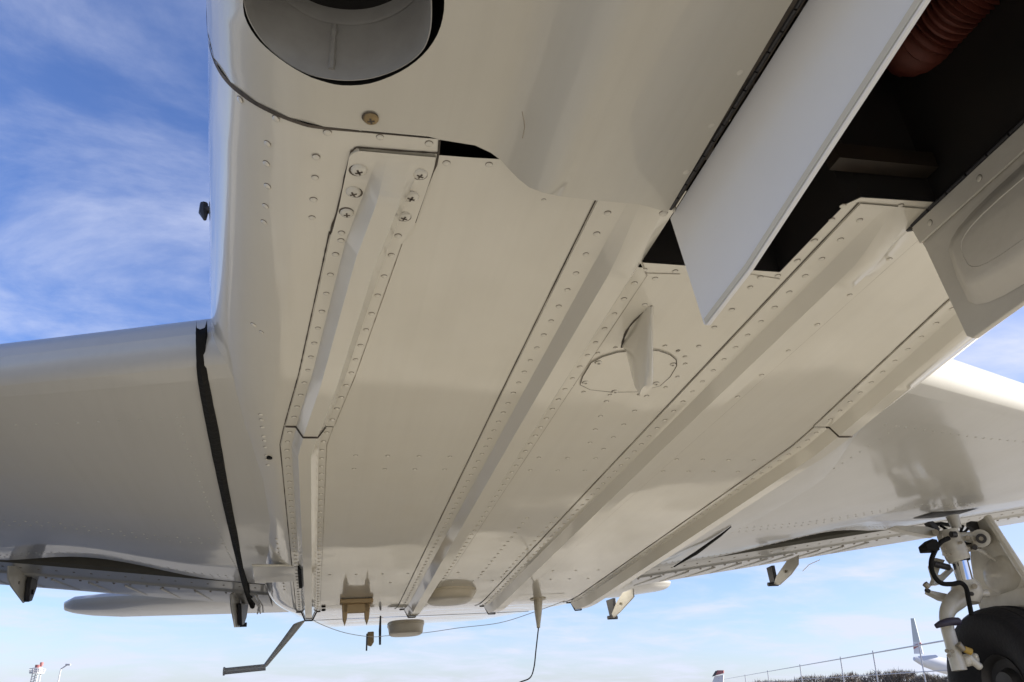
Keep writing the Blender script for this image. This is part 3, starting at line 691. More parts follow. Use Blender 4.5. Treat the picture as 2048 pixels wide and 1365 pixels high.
for sgn in (-1, 1):
    m = MB()
    m.grid([[wing_pt(sgn, o, t) for t in ts] for o in OFFS]); m.grid([[wing_pt(sgn, o, t, True) for t in ts] for o in OFFS])
    tip = [wing_pt(sgn, OFFS[-1], t) for t in ts] + [wing_pt(sgn, OFFS[-1], t, True) for t in reversed(ts)]
    m.grid([tip, [sum(tip, Vector()) / len(tip) + Vector((sgn * .25, 0, .05))] * len(tip)], True)
    wings[sgn] = m.build('wing', WINGP, AIR, angle=50)
    wings[sgn]['label'] = 'wing on the exhaust side' if sgn < 0 else 'wing carrying the main wheel in view'
    m = MB(); m.grid([[wing_pt(sgn, o, 1) + Vector((0, 0, .003)), wing_pt(sgn, o, 1) + Vector((0, .012, .03)), wing_pt(sgn, o, 1, True) + Vector((0, .01, -.01)), wing_pt(sgn, o, 1, True) + Vector((0, .42, .03)), wing_pt(sgn, o, 1, True) + Vector((0, .42, .045)), wing_pt(sgn, o, 1, True) + Vector((0, -.05, .012))] for o in [1.05 + .06 * i for i in range(92)]])
    m.build('flap_cove', OLIVE, wings[sgn])
    # rivet lines in the lower skin
    rm = MB()
    for t_, o0, o1, st in ((.10, 1.25, 3.3, .07), (.55, 1.3, 3.2, .05), (.58, 1.3, 3.2, .05), (.9, 1.3, 3.2, .045), (.93, 1.3, 3.2, .045)):
        o = o0
        while o < o1:
            p = wing_pt(sgn, o, t_); n_ = 6; r = .006
            rg = lambda e, z: [p + Vector((r * e * math.cos(2 * math.pi * k / n_), r * e * math.sin(2 * math.pi * k / n_), -z)) for k in range(n_)]
            rm.grid([rg(1, -.002), rg(.8, .0018), rg(.05, .0024)], True); o += st
    for o in (1.34,):
        for k in range(40):
            p = wing_pt(sgn, o, .1 + .02 * k); n_ = 6; r = .005
            rg = lambda e, z: [p + Vector((r * e * math.cos(2 * math.pi * q / n_), r * e * math.sin(2 * math.pi * q / n_), -z)) for q in range(n_)]
            rm.grid([rg(1, -.002), rg(.8, .0018), rg(.05, .0024)], True)
    rm.build('rivet_row', WINGP, wings[sgn], kind='stuff')
    # flap
    m = MB(); rows = []
    for o in [1.22, 1.5, 2, 2.5, 3, 3.6, 4.5, 6, 7.2]:
        yn, zn = w_te(o) + .08, w_zt(o) + .035; ch = .86
        sec = [(.03, .07), (.015, .03), (.02, -.01), (.05, -.03), (.12, -.035), (.3, -.04), (.32, -.052), (.5, -.045), (1, -.02), (1, -.012), (.5, .05), (.2, .09), (.06, .085)]
        rows.append([(C0 + sgn * o, yn + ch * a, zn + b) for a, b in sec])
    m.grid([r[3:] + r[:1] for r in rows]); fl = m.build('flap', WINGP, AIR, angle=30); fl['label'] = 'lowered flap of the wing on the exhaust side' if sgn < 0 else 'lowered flap of the wing on the wheel side'
    m = MB()
    for k in range(46):
        o = 1.3 + k * .1
        for a in (.16, .36):
            yn, zn = w_te(o) + .08, w_zt(o) + .035; z = zn - (.037 if a < .3 else .054 if a < .5 else .073)
            m.box((C0 + sgn * o - .006, yn + a * .86 - .008, z - .001), (C0 + sgn * o + .006, yn + a * .86 + .008, z + .003))
    m.build('rivet_row', GRIME2, fl, kind='stuff', smooth=False)
    m = MB(); m.grid([r[:4] for r in rows]); m.build('flap_nose', OLIVE2, fl)
    # skin stiffening beads across the flap
    for k in range(9):
        o = 1.7 + k * .22; yn, zn = w_te(o) + .08, w_zt(o) + .035
        m = MB(); m.tube([(C0 + sgn * o, yn + .36, zn - .050), (C0 + sgn * (o - .06), yn + .80, zn - .026)], .008, 6); m.build('flap_bead', WINGP, fl)

# wing root seals and fairings
def root_z(Y): return w_zl(1.22) + interp((Y - w_le(1.22)) / (w_te(1.22) - w_le(1.22)), LOW)
def wing_hit(u, v, sgn):           # photo point on the wing's lower skin
    z = 1.06
    for _ in range(60):
        p = PZ(u, v, z); off = sgn * (p.x - C0); t = max(.004, (p.y - w_le(off)) / (w_te(off) - lip(off, sgn) - w_le(off)))
        z = .7 * z + .3 * wing_pt(sgn, off, min(1, t)).z
    return PZ(u, v, z)
spts = catmull([PY(401, 652, w_le(1.2) + .0), PY(401, 668, w_le(1.2) - .004)] + [wing_hit(u, v, -1) for u, v in [(402, 705), (405, 748), (414, 800), (426, 860), (440, 935), (455, 1010), (470, 1080), (484, 1145), (494, 1185)]] + [PZ(505, 1215, 1.12)], 6)
m = MB(); rows = []
for i, p in enumerate(spts):
    wd = interp(i / len(spts), [(0, .012), (.2, .013), (.45, .018), (.6, .017), (1, .014)]) * (1 + .03 * math.sin(i * 1.7) * random.random())
    rows.append([p + Vector((-wd, 0, .02)), p + Vector((-wd, 0, -.006)), p + Vector((0, 0, -.012)), p + Vector((wd, 0, -.006)), p + Vector((wd + .004, 0, .02))])
m.grid(rows); m.build('wing_root_seal', BLACK, AIR)
# right-hand side: fairing and narrow seal
m = MB(); rows = []
for i in range(41):
    Y = lerp(2.2, 5.6, i / 40); off = 1.25; t = (Y - w_le(off)) / (w_te(off) - w_le(off)); 
    a = wing_pt(1, 1.34, min(1, max(.02, t))) - Vector((0, 0, .004)); a.y = Y
    q = Vector((1.945, Y, 0)); q.z = surfz(q.x, Y) + .003
    ease = smooth(0.02, .34, (Y - 2.2) / 3.4); a = Vector((lerp(q.x + .012, a.x, ease), Y, 0)); a.z = lerp(q.z, wing_pt(1, max(1.17, a.x - C0), min(1, max(.02, t))).z - .004, max(ease, .15))
    rows.append([a + Vector((.05 * ease + .004, 0, .008)), a, lerp(a, q, .33) - Vector((0, 0, .002)), lerp(a, q, .66) - Vector((0, 0, .002)), q])
m.grid(rows); m.build('wing_root_fairing', WINGP, AIR, angle=70)
sp = [PZ(u, v, z - .004) for u, v, z in [(1462, 1054, 1.04), (1440, 1072, 1.042), (1415, 1090, 1.046), (1392, 1107, 1.052), (1375, 1117, 1.06), (1348, 1134, 1.075)]]
m = MB(); m.tube(sp, [.003, .007, .009, .011, .009, .004], 8); m.build('wing_root_seal', BLACK, AIR)

# left walkway fairing step just behind the wing spar
m = MB(); q = [PZ(*p, 0.985) for p in [(503, 1138), (597, 1138), (597, 1168), (508, 1172)]]
q0 = [Vector((p.x, p.y, 1.01)) for p in q]
m.prism(q0, (0, 0, -.0125)); m.build('aft_fairing', PAINT, AIR, bevel=.005)
m = MB(); e_ = q0[1]; m.box((e_.x - .004, e_.y - .02, .975), (e_.x + .02, e_.y + .45, 1.0)); m.build('fairing_gap', BLACK, AIR)

# flap hinge brackets
def zoomed(pts, u0, v0, k): return [(u0 + a / k, v0 + b / k) for a, b in pts]
def bracket(plate, arm, X, side):
    r = bpy.data.objects.new('flap_bracket', None); COL.objects.link(r); r.parent = AIR
    m = MB(); m.prism([PX(u, v, X) for u, v in plate], (.012, 0, 0)); m.build('hinge_plate', GEARP, r, bevel=.003)
    m = MB(); m.prism([PX(u, v, X + .016) for u, v in arm], (.03 * side, 0, 0)); m.build('hinge_arm', DARKM, r, bevel=.004)
    u = sum(p[0] for p in arm[-2:]) / 2; v = sum(p[1] for p in arm[-2:]) / 2
    m = MB(); c = PX(u, v, X); m.disc_cyl(c + Vector((.01, 0, 0)), (1, 0, 0), .016, .09, 10); m.build('hinge_bolt', DARKM, r)
    c2 = PX(sum(p[0] for p in plate) / len(plate), sum(p[1] for p in plate) / len(plate), X)
    m = MB(); m.disc_cyl(c2, (1, 0, 0), .010, .03, 8); m.build('pivot_bolt', BOLT, r)
Xa = PZ(1275, 1180, 1.17).x
bracket(zoomed([(185, 1000), (170, 960), (215, 850), (280, 740), (385, 705), (392, 790), (245, 950)], 1190, 1040, 5.11), zoomed([(110, 825), (180, 800), (192, 960), (185, 1000), (150, 1000)], 1190, 1040, 5.11), Xa, 1)
Xb = PZ(1590, 1110, 1.27).x
bracket(zoomed([(762, 562), (775, 520), (830, 440), (888, 412), (886, 462), (850, 512), (792, 566)], 1250, 950, 2.566), zoomed([(724, 478), (752, 465), (768, 545), (764, 562), (744, 562)], 1250, 950, 2.566), Xb, 1)
Xc = PZ(30, 1130, 1.33).x
bracket(zoomed([(72, 470), (225, 475), (262, 600), (250, 820), (228, 852), (100, 680), (68, 600)], 0, 1040, 5.11), zoomed([(295, 500), (352, 508), (325, 700), (278, 830), (245, 842), (262, 640)], 0, 1040, 5.11), Xc, 1)
Xd = PZ(470, 1190, 1.2).x
bracket(zoomed([(352, 760), (430, 712), (528, 740), (522, 850), (440, 870), (442, 1100), (398, 1100), (356, 880)], 390, 1040, 5.11), zoomed([(428, 855), (508, 858), (486, 1000), (462, 1070), (440, 1080)], 390, 1040, 5.11), Xd, 1)
m = MB()
for _ in range(5):
    a = PZ(508 + random.uniform(-6, 6), 1195 + random.uniform(-5, 5), 1.08); b = PZ(520 + random.uniform(-8, 16), 1226 + random.uniform(-5, 6), 1.1)
    m.tube([a, lerp(a, b, .5) + Vector((.02, 0, -.01)), b], .005, 6)
m.build('flap_cable', WIRE, AIR)

# ------------------------------------------------------------------ tail surfaces
def surface(name, secs, mat, th=.06):
    m = MB(); rows = []
    for (x, y0, y1, z, k) in secs:
        r = []
        for a in range(24):
            p = 2 * math.pi * a / 24; t = (1 - math.cos(p)) / 2
            r.append((x, lerp(y0, y1, t), z + th * k * math.sin(p) * (1.35 - 1.1 * t)))
        rows.append(r)
    rows.insert(0, [sum((Vector(p) for p in rows[0]), Vector()) / 24] * 24); rows.append([sum((Vector(p) for p in rows[-1]), Vector()) / 24] * 24)
    m.grid(rows, True); return m.build(name, mat, AIR)
tx = PY(131, 1212, 10.6).x; tz = PY(180, 1216, 10.6).z
surface('horizontal_stabilizer', [(tx, 10.55, 10.75, tz, .25), (tx + .06, 10.3, 10.95, tz, .6), (tx + .2, 10.1, 11.1, tz, .9), (tx + .5, 10.0, 11.25, tz, 1.05), (C0, 9.8, 11.7, tz + .04, 1.5),
        (2 * C0 - tx - .5, 10.0, 11.25, tz, 1.05), (2 * C0 - tx - .06, 10.3, 10.95, tz, .6), (2 * C0 - tx, 10.55, 10.75, tz, .25)], WINGP, .082)
m = MB(); m.prism([(C0 - .04, 9.2, 2.1), (C0 - .04, 11.2, 4.9), (C0 - .04, 12.3, 4.9), (C0 - .04, 12.9, 2.1)], (.08, 0, 0)); m.build('fin', WINGP, AIR, bevel=.03)

# ------------------------------------------------------------------ things under the rear fuselage
# two-pronged tan bracket
pa = hit(680, 1199); pb = hit(745, 1200); zc = surfz(*pa)
m = MB(); yy = pa[1]
m.box((pa[0], yy - .03, zc - .03), (pb[0], yy + .05, zc - .004)); m.box((pa[0] + .02, yy, zc - .085), (pb[0] - .02, yy + .03, zc - .03))
for ua, ub in ((684, 697), (728, 741)):
    xa, xb = PY(ua, 1210, yy).x, PY(ub, 1210, yy).x; zt_, zb_ = zc - .03, PY(690, 1251, yy).z
    m.prism([(xa, yy, zt_), (xb, yy, zt_), (lerp(xa, xb, .8), yy, lerp(zt_, zb_, .7)), (lerp(xa, xb, .5), yy, zb_), (lerp(xa, xb, .15), yy, lerp(zt_, zb_, .7))], (0, .05, 0))
m.build('antenna_bracket', TAN, AIR, bevel=.005)
def puck(cx_, cy_, rx, ry, dep_, name, mat, z0=None, tap=.82):
    m = MB(); n = 36; rows = []
    zc_ = z0 if z0 is not None else surfz(cx_, cy_)
    for e, dd in ((1.03, -.01), (1.03, .012), (1.0, .014), (.97, .45 * dep_), (tap + .06, .85 * dep_), (tap, .97 * dep_), (tap * .6, dep_), (.01, dep_)):
        r = []
        for a in range(n):
            th = 2 * math.pi * a / n; c_, s_ = math.cos(th), math.sin(th); sg = lambda q: math.copysign(abs(q) ** .75, q)
            r.append((cx_ + rx * e * sg(c_), cy_ + ry * e * sg(s_), zc_ - dd))
        rows.append(r)
    m.grid(rows, True); return m.build(name, mat, AIR, angle=45)
ba, bb = Vector((*hit(852, 1186), 0)), Vector((*hit(947, 1186), 0))
puck((ba.x + bb.x) / 2, (ba.y + bb.y) / 2, (bb.x - ba.x) / 2, .20, .055, 'marker_antenna', CREAM)
b2a, b2b = PY(776, 1262, 6.35), PY(847, 1262, 6.35)
puck((b2a.x + b2b.x) / 2, 6.35, (b2b.x - b2a.x) / 2, .15, .075, 'beacon_housing', CREAM, z0=PY(810, 1249, 6.35).z, tap=.88)
# spike antenna mount with a long whip
sa = hit(1076, 1198); zs = surfz(*sa); m = MB()
spk = PY(1077, 1256, sa[1]); rows = []
top = Vector((sa[0], sa[1], zs))
for e, w_ in ((0, .030), (.05, .030), (.5, .024), (.85, .014), (1, .011)):
    c_ = lerp(top, spk, e); rows.append([c_ + Vector((w_ * math.cos(a * math.pi / 7), w_ * 1.6 * math.sin(a * math.pi / 7), 0)) for a in range(14)])
m.grid(rows, True); wh = m.build('whip_antenna', CREAM, AIR)
m = MB(); m.tube([top + Vector((0, 0, -.006)), top + Vector((0, 0, .01))], .056, 20); m.build('mounting_flange', CREAM, wh)
m = MB(); m.tube(catmull([spk, PY(1072, 1300, sa[1] + .05), PY(1068, 1335, sa[1] + .1), PY(1060, 1356, sa[1] + .2), PY(1040, 1365, sa[1] + .3), PY(1015, 1378, sa[1] + .45)], 5), .0045, 6); m.build('whip', DARKM, wh)
# bent step
e0, e1, e2 = PY(593, 1254, 6.25), PY(528, 1335, 6.25), PY(450, 1343, 6.25)
m = MB(); rows = []
for p, a, b in ((e0 + Vector((.02, 0, .03)), .045, .03), (lerp(e0, e1, .3), .038, .026), (lerp(e0, e1, .85), .026, .022), (e1, .024, .022)):
    rows.append([p + Vector((a * math.cos(t * math.pi / 6), b * math.sin(t * math.pi / 6), a * .3 * math.cos(t * math.pi / 6))) for t in range(12)])
m.grid(rows, True); stp = m.build('boarding_step', WINGP, AIR)
m = MB(); m.tube([e1 + Vector((.012, 0, 0)), lerp(e1, e2, .5), e2], [.022, .022, .022], 12); m.tube([e2, e2 + Vector((-.012, 0, 0))], .028, 12); m.build('step_tread', WINGP, stp)
# tow line and small drains
m = MB(); m.tube(catmull([PY(607, 1228, 5.7), PY(640, 1248, 5.95), PY(690, 1266, 6.1), PY(742, 1274, 6.3), PY(775, 1272, 6.4), PY(850, 1266, 6.3), PY(920, 1256, 6.1), PY(1000, 1246, 5.9), PY(1070, 1224, 5.75), PY(1130, 1202, 5.55)], 6), .0022, 5); m.build('wire_antenna', WIRE, AIR)
m = MB(); a = PY(741, 1276, 6.5); m.prism([PY(u, v, 6.5) for u, v in [(735, 1264), (748, 1263), (748, 1284), (743, 1292), (735, 1290)]], (0, .05, 0)); m.build('wire_insulator', TAN, AIR, bevel=.006)
m = MB(); m.tube([PY(734, 1268, 6.45), PY(733, 1302, 6.45)], .006, 6); m.build('drain_tube', DARKM, AIR)
m = MB(); m.tube([PY(761, 1232, 6.4), PY(760, 1262, 6.4), PY(760, 1290, 6.4)], [.006, .010, .008], 8); m.build('drain_tube', DARKM, AIR)
for u, v in ((647, 1213), (647, 1220), (721, 1218)):
    x, y = hit(u, v); m = MB(); m.disc_cyl(on(x, y, .002), (0, 0, 1), .014, .01, 10); m.build('drain_hole', BLACK, belly)
for u, v in ((539, 914), (376, 813)):
    z = 1.02 if u > 400 else 1.07; p = PZ(u, v, z); 
    if u > 400: p = on(*hit(u, v), .0015)
    else: p = PZ(u, v, 1.075)
    m = MB(); m.disc_cyl(p, (0, 0, 1), .010, .012, 10); m.build('drain_hole', BLACK, belly if u > 400 else wings[-1])
# dark tick at the left edge: temperature probe on the far flank
pt_ = PY(410, 420, 1.75)
m = MB(); m.tube([pt_ + Vector((.12, 0, 0)), pt_ + Vector((.0, 0, 0))], .010, 8); m.tube([PY(408, 408, 1.75), PY(407, 426, 1.75), PY(410, 440, 1.75)], [.010, .012, .004], 8); m.build('air_probe', DARKM, AIR)

# ------------------------------------------------------------------ right main landing gear
GY = 4.57
gear = bpy.data.objects.new('main_landing_gear', None); COL.objects.link(gear); gear.parent = AIR
def G(a, b, y=0.0): return PY(1648 + a / 5.11, 1040 + b / 5.11, GY + y)
PXH = 5.11 * 318                      # zoomed pixels to units of H at the gear's distance
def gt(name, pts, rad, mat, n=12, y=0.0, spline=0, par=gear, bevel=0):
    p = [G(*q) if len(q) == 2 else G(q[0], q[1], q[2]) for q in pts]
    p = [q + Vector((0, y, 0)) for q in p] if y else p
    rad = rad if isinstance(rad, (list, tuple)) else [rad] * len(p)
    if spline:
        k = spline; p2 = catmull(p, k); rr = []
        for i in range(len(p2)): 
            f_ = i / k; j = min(int(f_), len(rad) - 2); rr.append(lerp(rad[j], rad[j + 1], min(1, f_ - j)))
        p, rad = p2, rr
    m = MB(); m.tube(p, [r / PXH for r in rad], n); return m.build(name, mat, par, angle=40, bevel=bevel)
def gp(name, pts, depth, mat, y=0.0, par=gear, bevel=.006):
    m = MB(); m.prism([G(a, b, y) for a, b in pts], (0, depth, 0)); return m.build(name, mat, par, bevel=bevel)
# flat dark patch painting the bay's shade on uncut skin, and trunnion
ow = G(1350, -10)
m = MB(); gr_ = [[wing_pt(1, lerp(3.0, 3.44, i / 8), lerp(.645, .74, j / 3)) + Vector((0, 0, -.003)) for j in range(4)] for i in range(9)]
m.grid(gr_); m.build('gear_bay_shade', WELL, gear)
m = MB(); m.tube([G(1090, 60, .1), G(1200, 40, .12), G(1320, 60, .1)], .014, 8); m.tube([G(1480, 30, .12), G(1560, 90, .1), G(1600, 130, .12)], .014, 8); m.build('bay_fitting', DARKM, gear)
gt('strut_cylinder', [(1255, 110), (1285, 190), (1330, 300), (1372, 395)], [105, 120, 128, 118], GEARP, 24)
gt('gland_nut', [(1368, 380), (1388, 420)], [122, 112], GEARP, 24)
gt('gland_seal', [(1386, 412), (1392, 428)], [106, 100], BLACK, 20)
gt('piston', [(1375, 380), (1452, 665)], 82, CHROME, 28)
gt('trunnion', [(1180, 175), (1330, 180), (1520, 165)], [40, 55, 45], GEARP, 14)
gt('trunnion', [(1310, -40), (1360, 90)], [70, 52], GEARP, 14)
gt('retract_actuator', [(1480, 210), (1640, 170)], [52, 60], GEARP, 14)
gt('actuator_boss', [(1600, 190, -.05), (1625, 190, .12)], [95, 90], GEARP, 18)
gt('boss_bore', [(1606, 192, -.075), (1608, 193, -.05)], [52, 52], DARKM, 16)
gt('boss_bolt', [(1606, 192, -.09), (1608, 193, -.05)], [24, 24], BOLT, 6)
gt('trunnion_cap', [(1300, 150, -.10), (1345, 150, -.10)], [34, 34], DARKM, 12)
gt('trunnion_bolt', [(1470, 180, -.1), (1474, 181, -.02)], [24, 24], BOLT, 6)
gp('bay_bracket', [(1060, 20), (1120, 10), (1190, 90), (1180, 150), (1150, 120)], .05, DARKM, y=.0)
gp('bay_bracket', [(1500, 10), (1640, 20), (1660, 70), (1560, 110), (1500, 60)], .05, DARKM, y=.06)
gt('strut_ring', [(1338, 318), (1346, 338)], [134, 134], GEARP, 24)
for a, b in ((1240, 340), (1262, 372), (1295, 352)): gt('strut_bolt', [(a, b, -.1), (a + 1, b, -.05)], [13, 13], BOLT, 6)
gt('link_nut', [(1470, 300, -.05), (1474, 301, .0)], [30, 30], BOLT, 6)
gt('link_nut', [(1540, 285, -.05), (1544, 286, .0)], [28, 28], DARKM, 6)
gt('grease_fitting', [(1400, 230, -.1), (1404, 231, -.04)], [16, 16], BOLT, 6)
gt('hydraulic_line', [(1440, 260), (1420, 220), (1390, 200), (1300, 205)], 10, BLACK, 8, spline=5)
gt('hydraulic_line', [(1190, 60), (1300, 120), (1420, 130), (1470, 90)], 14, BLACK, 8, spline=5)
gt('hydraulic_line', [(1420, 60), (1390, 160), (1430, 230), (1500, 250)], 16, BLACK, 8, spline=5)
gt('pivot_bolt', [(1220, 295, -.12), (1222, 297, -.05)], [22, 22], BOLT, 10)
gt('pivot_bolt', [(1205, 235, -.12), (1207, 237, -.05)], [18, 18], BOLT, 10)
gp('side_brace', [(700, 70), (740, 58), (1050, 68), (1130, 90), (1170, 130), (1150, 165), (1090, 165), (860, 120), (700, 78)], .06, GEARP)
gt('brace_pivot', [(1140, 130, -.05), (1142, 131, .1)], [34, 34], BOLT, 14)
gt('door_link', [(1440, 300), (1560, 300), (1640, 345), (1650, 352)], [30, 26, 28, 24], GEARP, 10)
gt('door_link', [(1650, 352), (1790, 440)], [14, 14], GEARP, 10)
gt('link_clamp', [(1425, 295), (1580, 275)], [36, 38], BOLT, 12)
gp('door_bracket', [(1775, 375), (1815, 385), (1895, 510), (1880, 530), (1800, 480)], .05, BOLT, y=.05)
# torque links
gp('torque_link', [(1145, 385), (1245, 410), (1190, 495), (1170, 560), (1215, 560), (1310, 480), (1330, 520), (1190, 660), (1110, 668), (1140, 590), (1105, 465)], .05, GEARP, y=.1)
gt('torque_link_pin', [(1170, 430), (1330, 470)], [34, 34], DARKM, 12, y=.05)
gp('torque_link', [(1080, 715), (1120, 725), (1290, 760), (1270, 830), (1210, 815), (1075, 745)], .05, GEARP, y=.05)
gt('torque_link_pin', [(1040, 718), (1075, 730)], [22, 22], DARKM, 10)
# fork
gt('fork_head', [(1425, 632), (1450, 700), (1475, 770), (1490, 850)], [125, 150, 150, 95], GEARP, 22)
gt('fork_lug', [(1500, 757, -.05), (1665, 752, -.05)], [36, 40], GEARP, 16)
gt('fork_bolt', [(1538, 678, -.13), (1540, 679, -.06)], [27, 27], BOLT, 12)
gt('fork_bolt', [(1508, 757, -.12), (1512, 757, -.03)], [22, 22], DARKM, 12)
gt('fork_leg', [(1440, 745, .02), (1352, 822, 0), (1283, 895, -.02), (1250, 990, -.03), (1262, 1110, -.04), (1300, 1250, -.05), (1343, 1400, -.05), (1385, 1540, -.05)], [108, 98, 82, 68, 64, 64, 68, 72], GEARP, 18, spline=6)
# brake hose
gt('brake_hose', [(1150, 235), (1060, 285), (985, 420), (970, 520), (1005, 625), (1075, 690), (1180, 697), (1262, 685), (1318, 735), (1342, 850), (1372, 1010)], 24, BLACK, 12, y=-.12, spline=6)
gp('hose_manifold', [(1110, 190), (1160, 200), (1190, 310), (1060, 315), (1040, 250)], .08, BLACK, y=-.14)
gt('hose_clip', [(1030, 652, -.13), (1070, 690, -.13)], [30, 30], BOLT, 12)
gt('hose_clamp', [(1140, 1090, -.1), (1200, 1062, -.13), (1290, 1040, -.14), (1370, 1040, -.12)], [22, 34, 40, 40], PURPLE, 10, spline=4)
# wheel
wc = G(1820, 1600); wc = PY(1988, 1214, GY + .06) - Vector((0, 0, .46))
wheel = bpy.data.objects.new('wheel', None); COL.objects.link(wheel); wheel.parent = gear
RT, WT = .46, .19
m = MB(); rows = []; n = 56
sec = TSEC = [(.37, -.62), (.5, -.85), (.68, -.98), (.82, -1.0), (.91, -.90), (.965, -.70), (.985, -.50), (.965, -.46), (.985, -.42), (1.0, -.18), (.98, -.14), (.98, .14 - .28 + .18), (1.0, .10), (.985, .42), (.965, .46), (.985, .5), (.965, .7), (.91, .9), (.82, 1.0), (.68, .98), (.5, .85), (.37, .62)]
for r_, x_ in sec: rows.append([wc + Vector((x_ * WT, RT * r_ * math.cos(2 * math.pi * k / n), RT * r_ * math.sin(2 * math.pi * k / n))) for k in range(n)])
m.grid(rows, True); m.build('tyre', TYRE, wheel, angle=30)
m = MB(); rows = []
for r_, x_ in ((.38, -.62), (.37, -.68), (.35, -.64), (.31, -.4), (.2, -.35), (.15, -.6), (.02, -.62)): rows.append([wc + Vector((x_ * WT, RT * r_ * math.cos(2 * math.pi * k / 32), RT * r_ * math.sin(2 * math.pi * k / 32))) for k in range(32)])
m.grid(rows, True); m.build('rim', DARKM, wheel)
m = MB(); c_ = G(1490, 1440, -.06); m.tube([c_ + Vector((-.05, 0, .0)), c_ + Vector((.05, 0, .01))], .036, 14); m.tube([c_ + Vector((-.03, -.02, .03)), c_ + Vector((.04, -.03, -.05))], .022, 10); m.tube([c_ + Vector((.02, -.05, .02)), c_ + Vector((.03, .05, .03))], .016, 10); m.build('brake_caliper', GEARP, wheel, bevel=.015)
gt('brake_fitting', [(1370, 1270, -.12), (1430, 1330, -.12)], [34, 26], BOLT, 10)
gt('brake_fitting', [(1430, 1320, -.12), (1500, 1350, -.12)], [30, 34], YELLOW, 10)
for a, b in ((1255, 1340), (1310, 1345), (1275, 1390)): gt('axle_bolt', [(a, b, -.17), (a + 2, b, -.08)], [20, 20], BOLT, 8)
# leg door: broad panel outboard of the strut
DX0 = wc.x + .10
def D(u, v, dx=0.0): return PX(u, v, DX0 + dx)
m = MB()
outl = [D(1938, 1052), (D(1974, 1032)), D(2005, 1080), D(2060, 1165), D(2140, 1290), D(2190, 1420), D(2075, 1420), D(1985, 1260), D(1952, 1200), D(1940, 1120)]
m.prism(outl, (.03, 0, 0)); ldr = m.build('gear_leg_door', GEARP, gear, bevel=.008)
m = MB(); a, b, c_ = D(1974, 1034, -.012), D(2060, 1167, -.012), D(2190, 1400, -.012); m.tube([a, b, c_], .026, 8); m.build('door_edge_flange', GEARP, ldr)
m = MB(); rows = []
pc_ = D(2003, 1150)
for e, dx in ((1, 0), (.86, -.012), (.7, -.02), (.01, -.02)): rows.append([Vector((DX0 + dx - .001, pc_.y + .16 * e * math.cos(2 * math.pi * k / 28), pc_.z + .12 * e * math.sin(2 * math.pi * k / 28) )) for k in range(28)])
m.grid(rows, True); m.build('stamped_bead', GEARP, ldr)
m = MB(); m.prism([D(1955, 1205, -.01), D(2050, 1172, -.01), D(2075, 1208, -.01), D(1968, 1248, -.01)], (.008, 0, 0)); m.build('door_stiffener', GEARP, ldr, bevel=.004)

# nose gear leg and wheel standing under the open bay
ng = bpy.data.objects.new('nose_landing_gear', None); COL.objects.link(ng); ng.parent = AIR
m = MB(); m.tube([(.97, .36, 1.6), (.97, .35, .72)], .055, 18); m.build('strut_cylinder', GEARP, ng)
m = MB(); m.tube([(.97, .35, .74), (.97, .345, .40)], .036, 18); m.build('piston', CHROME, ng)
for q in (-1, 1):
    m = MB(); m.tube([(.97, .345, .40), (.97 + q * .13, .36, .33), (.97 + q * .15, .40, .05), (.97 + q * .15, .42, -.14)], [.05, .04, .035, .04], 12); m.build('fork_leg', GEARP, ng)
nwc = Vector((.97, .42, -.14)); m = MB()
m.grid([[nwc + Vector((x_ * .12, .325 * r_ * math.cos(2 * math.pi * k / 40), .325 * r_ * math.sin(2 * math.pi * k / 40))) for k in range(40)] for r_, x_ in TSEC], True); m.build('tyre', TYRE, ng, angle=30)
m = MB(); m.disc_cyl(nwc, (1, 0, 0), .13, .18, 24); m.build('rim', GEARP, ng)
# right leading edge: small tail-dragging light at frame edge
m = MB(); p = PX(2046, 812, 2.93); m.disc_cyl(p, (.3, 1, 0), .018, .03, 12); m.build('landing_light', BOLT, wings[1])
# static wicks on the flap edges
for u, v, u2, v2, z in ((1640, 1120, 1605, 1143, 1.28), (2048, 1030, 2020, 1050, 1.45)):
    y_ = 6.55 if z < 1.8 else 11
    m = MB(); m.tube([PY(u, v, y_), PY((u + u2) / 2 - 4, (v + v2) / 2 - 2, y_ + .05), PY(u2, v2, y_ + .1)], .004, 5); m.build('static_wick', WIRE, AIR)
for key, (par, m) in small.items(): m.build('rivet_row', [PAINT, RIVET_SHADE], par, kind='stuff')

# ------------------------------------------------------------------ far background (world coordinates)
def WP(u, v, dist):          # point on the photo ray at a ground distance
    r = c2w(Vector((u - CX, v - CY, F_PX))); r = r * (dist / math.hypot(r.x, r.y)); return Vector((r.x, r.y, r.z + HC))
def thing(name, label, cat, loc, group=None):
    o = bpy.data.objects.new(name, None); COL.objects.link(o); o.location = loc; o['label'] = label; o['category'] = cat
    if group: o['group'] = group
    return o
def child(m, name, mat, par, **kw):
    o = m.build(name, mat, None, scale=1.0, **kw)
    for v in o.data.vertices: v.co = v.co - par.location
    o.parent = par; return o
MAST = material('galvanised_steel', (0.45, 0.45, 0.47), 0.5, metal=0.3, var=0.3, vscale=3)
WHITE = material('airliner_white', (0.56, 0.57, 0.60), 0.35, var=0.08, vscale=0.6)
GREYB = material('airliner_grey', (0.42, 0.46, 0.47), 0.4, var=0.1, vscale=0.6)
RED = material('tail_red', (0.30, 0.11, 0.11), 0.4, var=0.1, vscale=1)
BLUE = material('pale_blue_paint', (0.45, 0.52, 0.68), 0.4, var=0.1, vscale=0.6)
NAVY = material('dark_marking', (0.05, 0.05, 0.06), 0.5, var=0.1, vscale=1)
TWIG = material('bare_twigs', (0.15, 0.122, 0.10), 0.9, var=0.6, vscale=0.8, col2=(0.09, 0.085, 0.06))
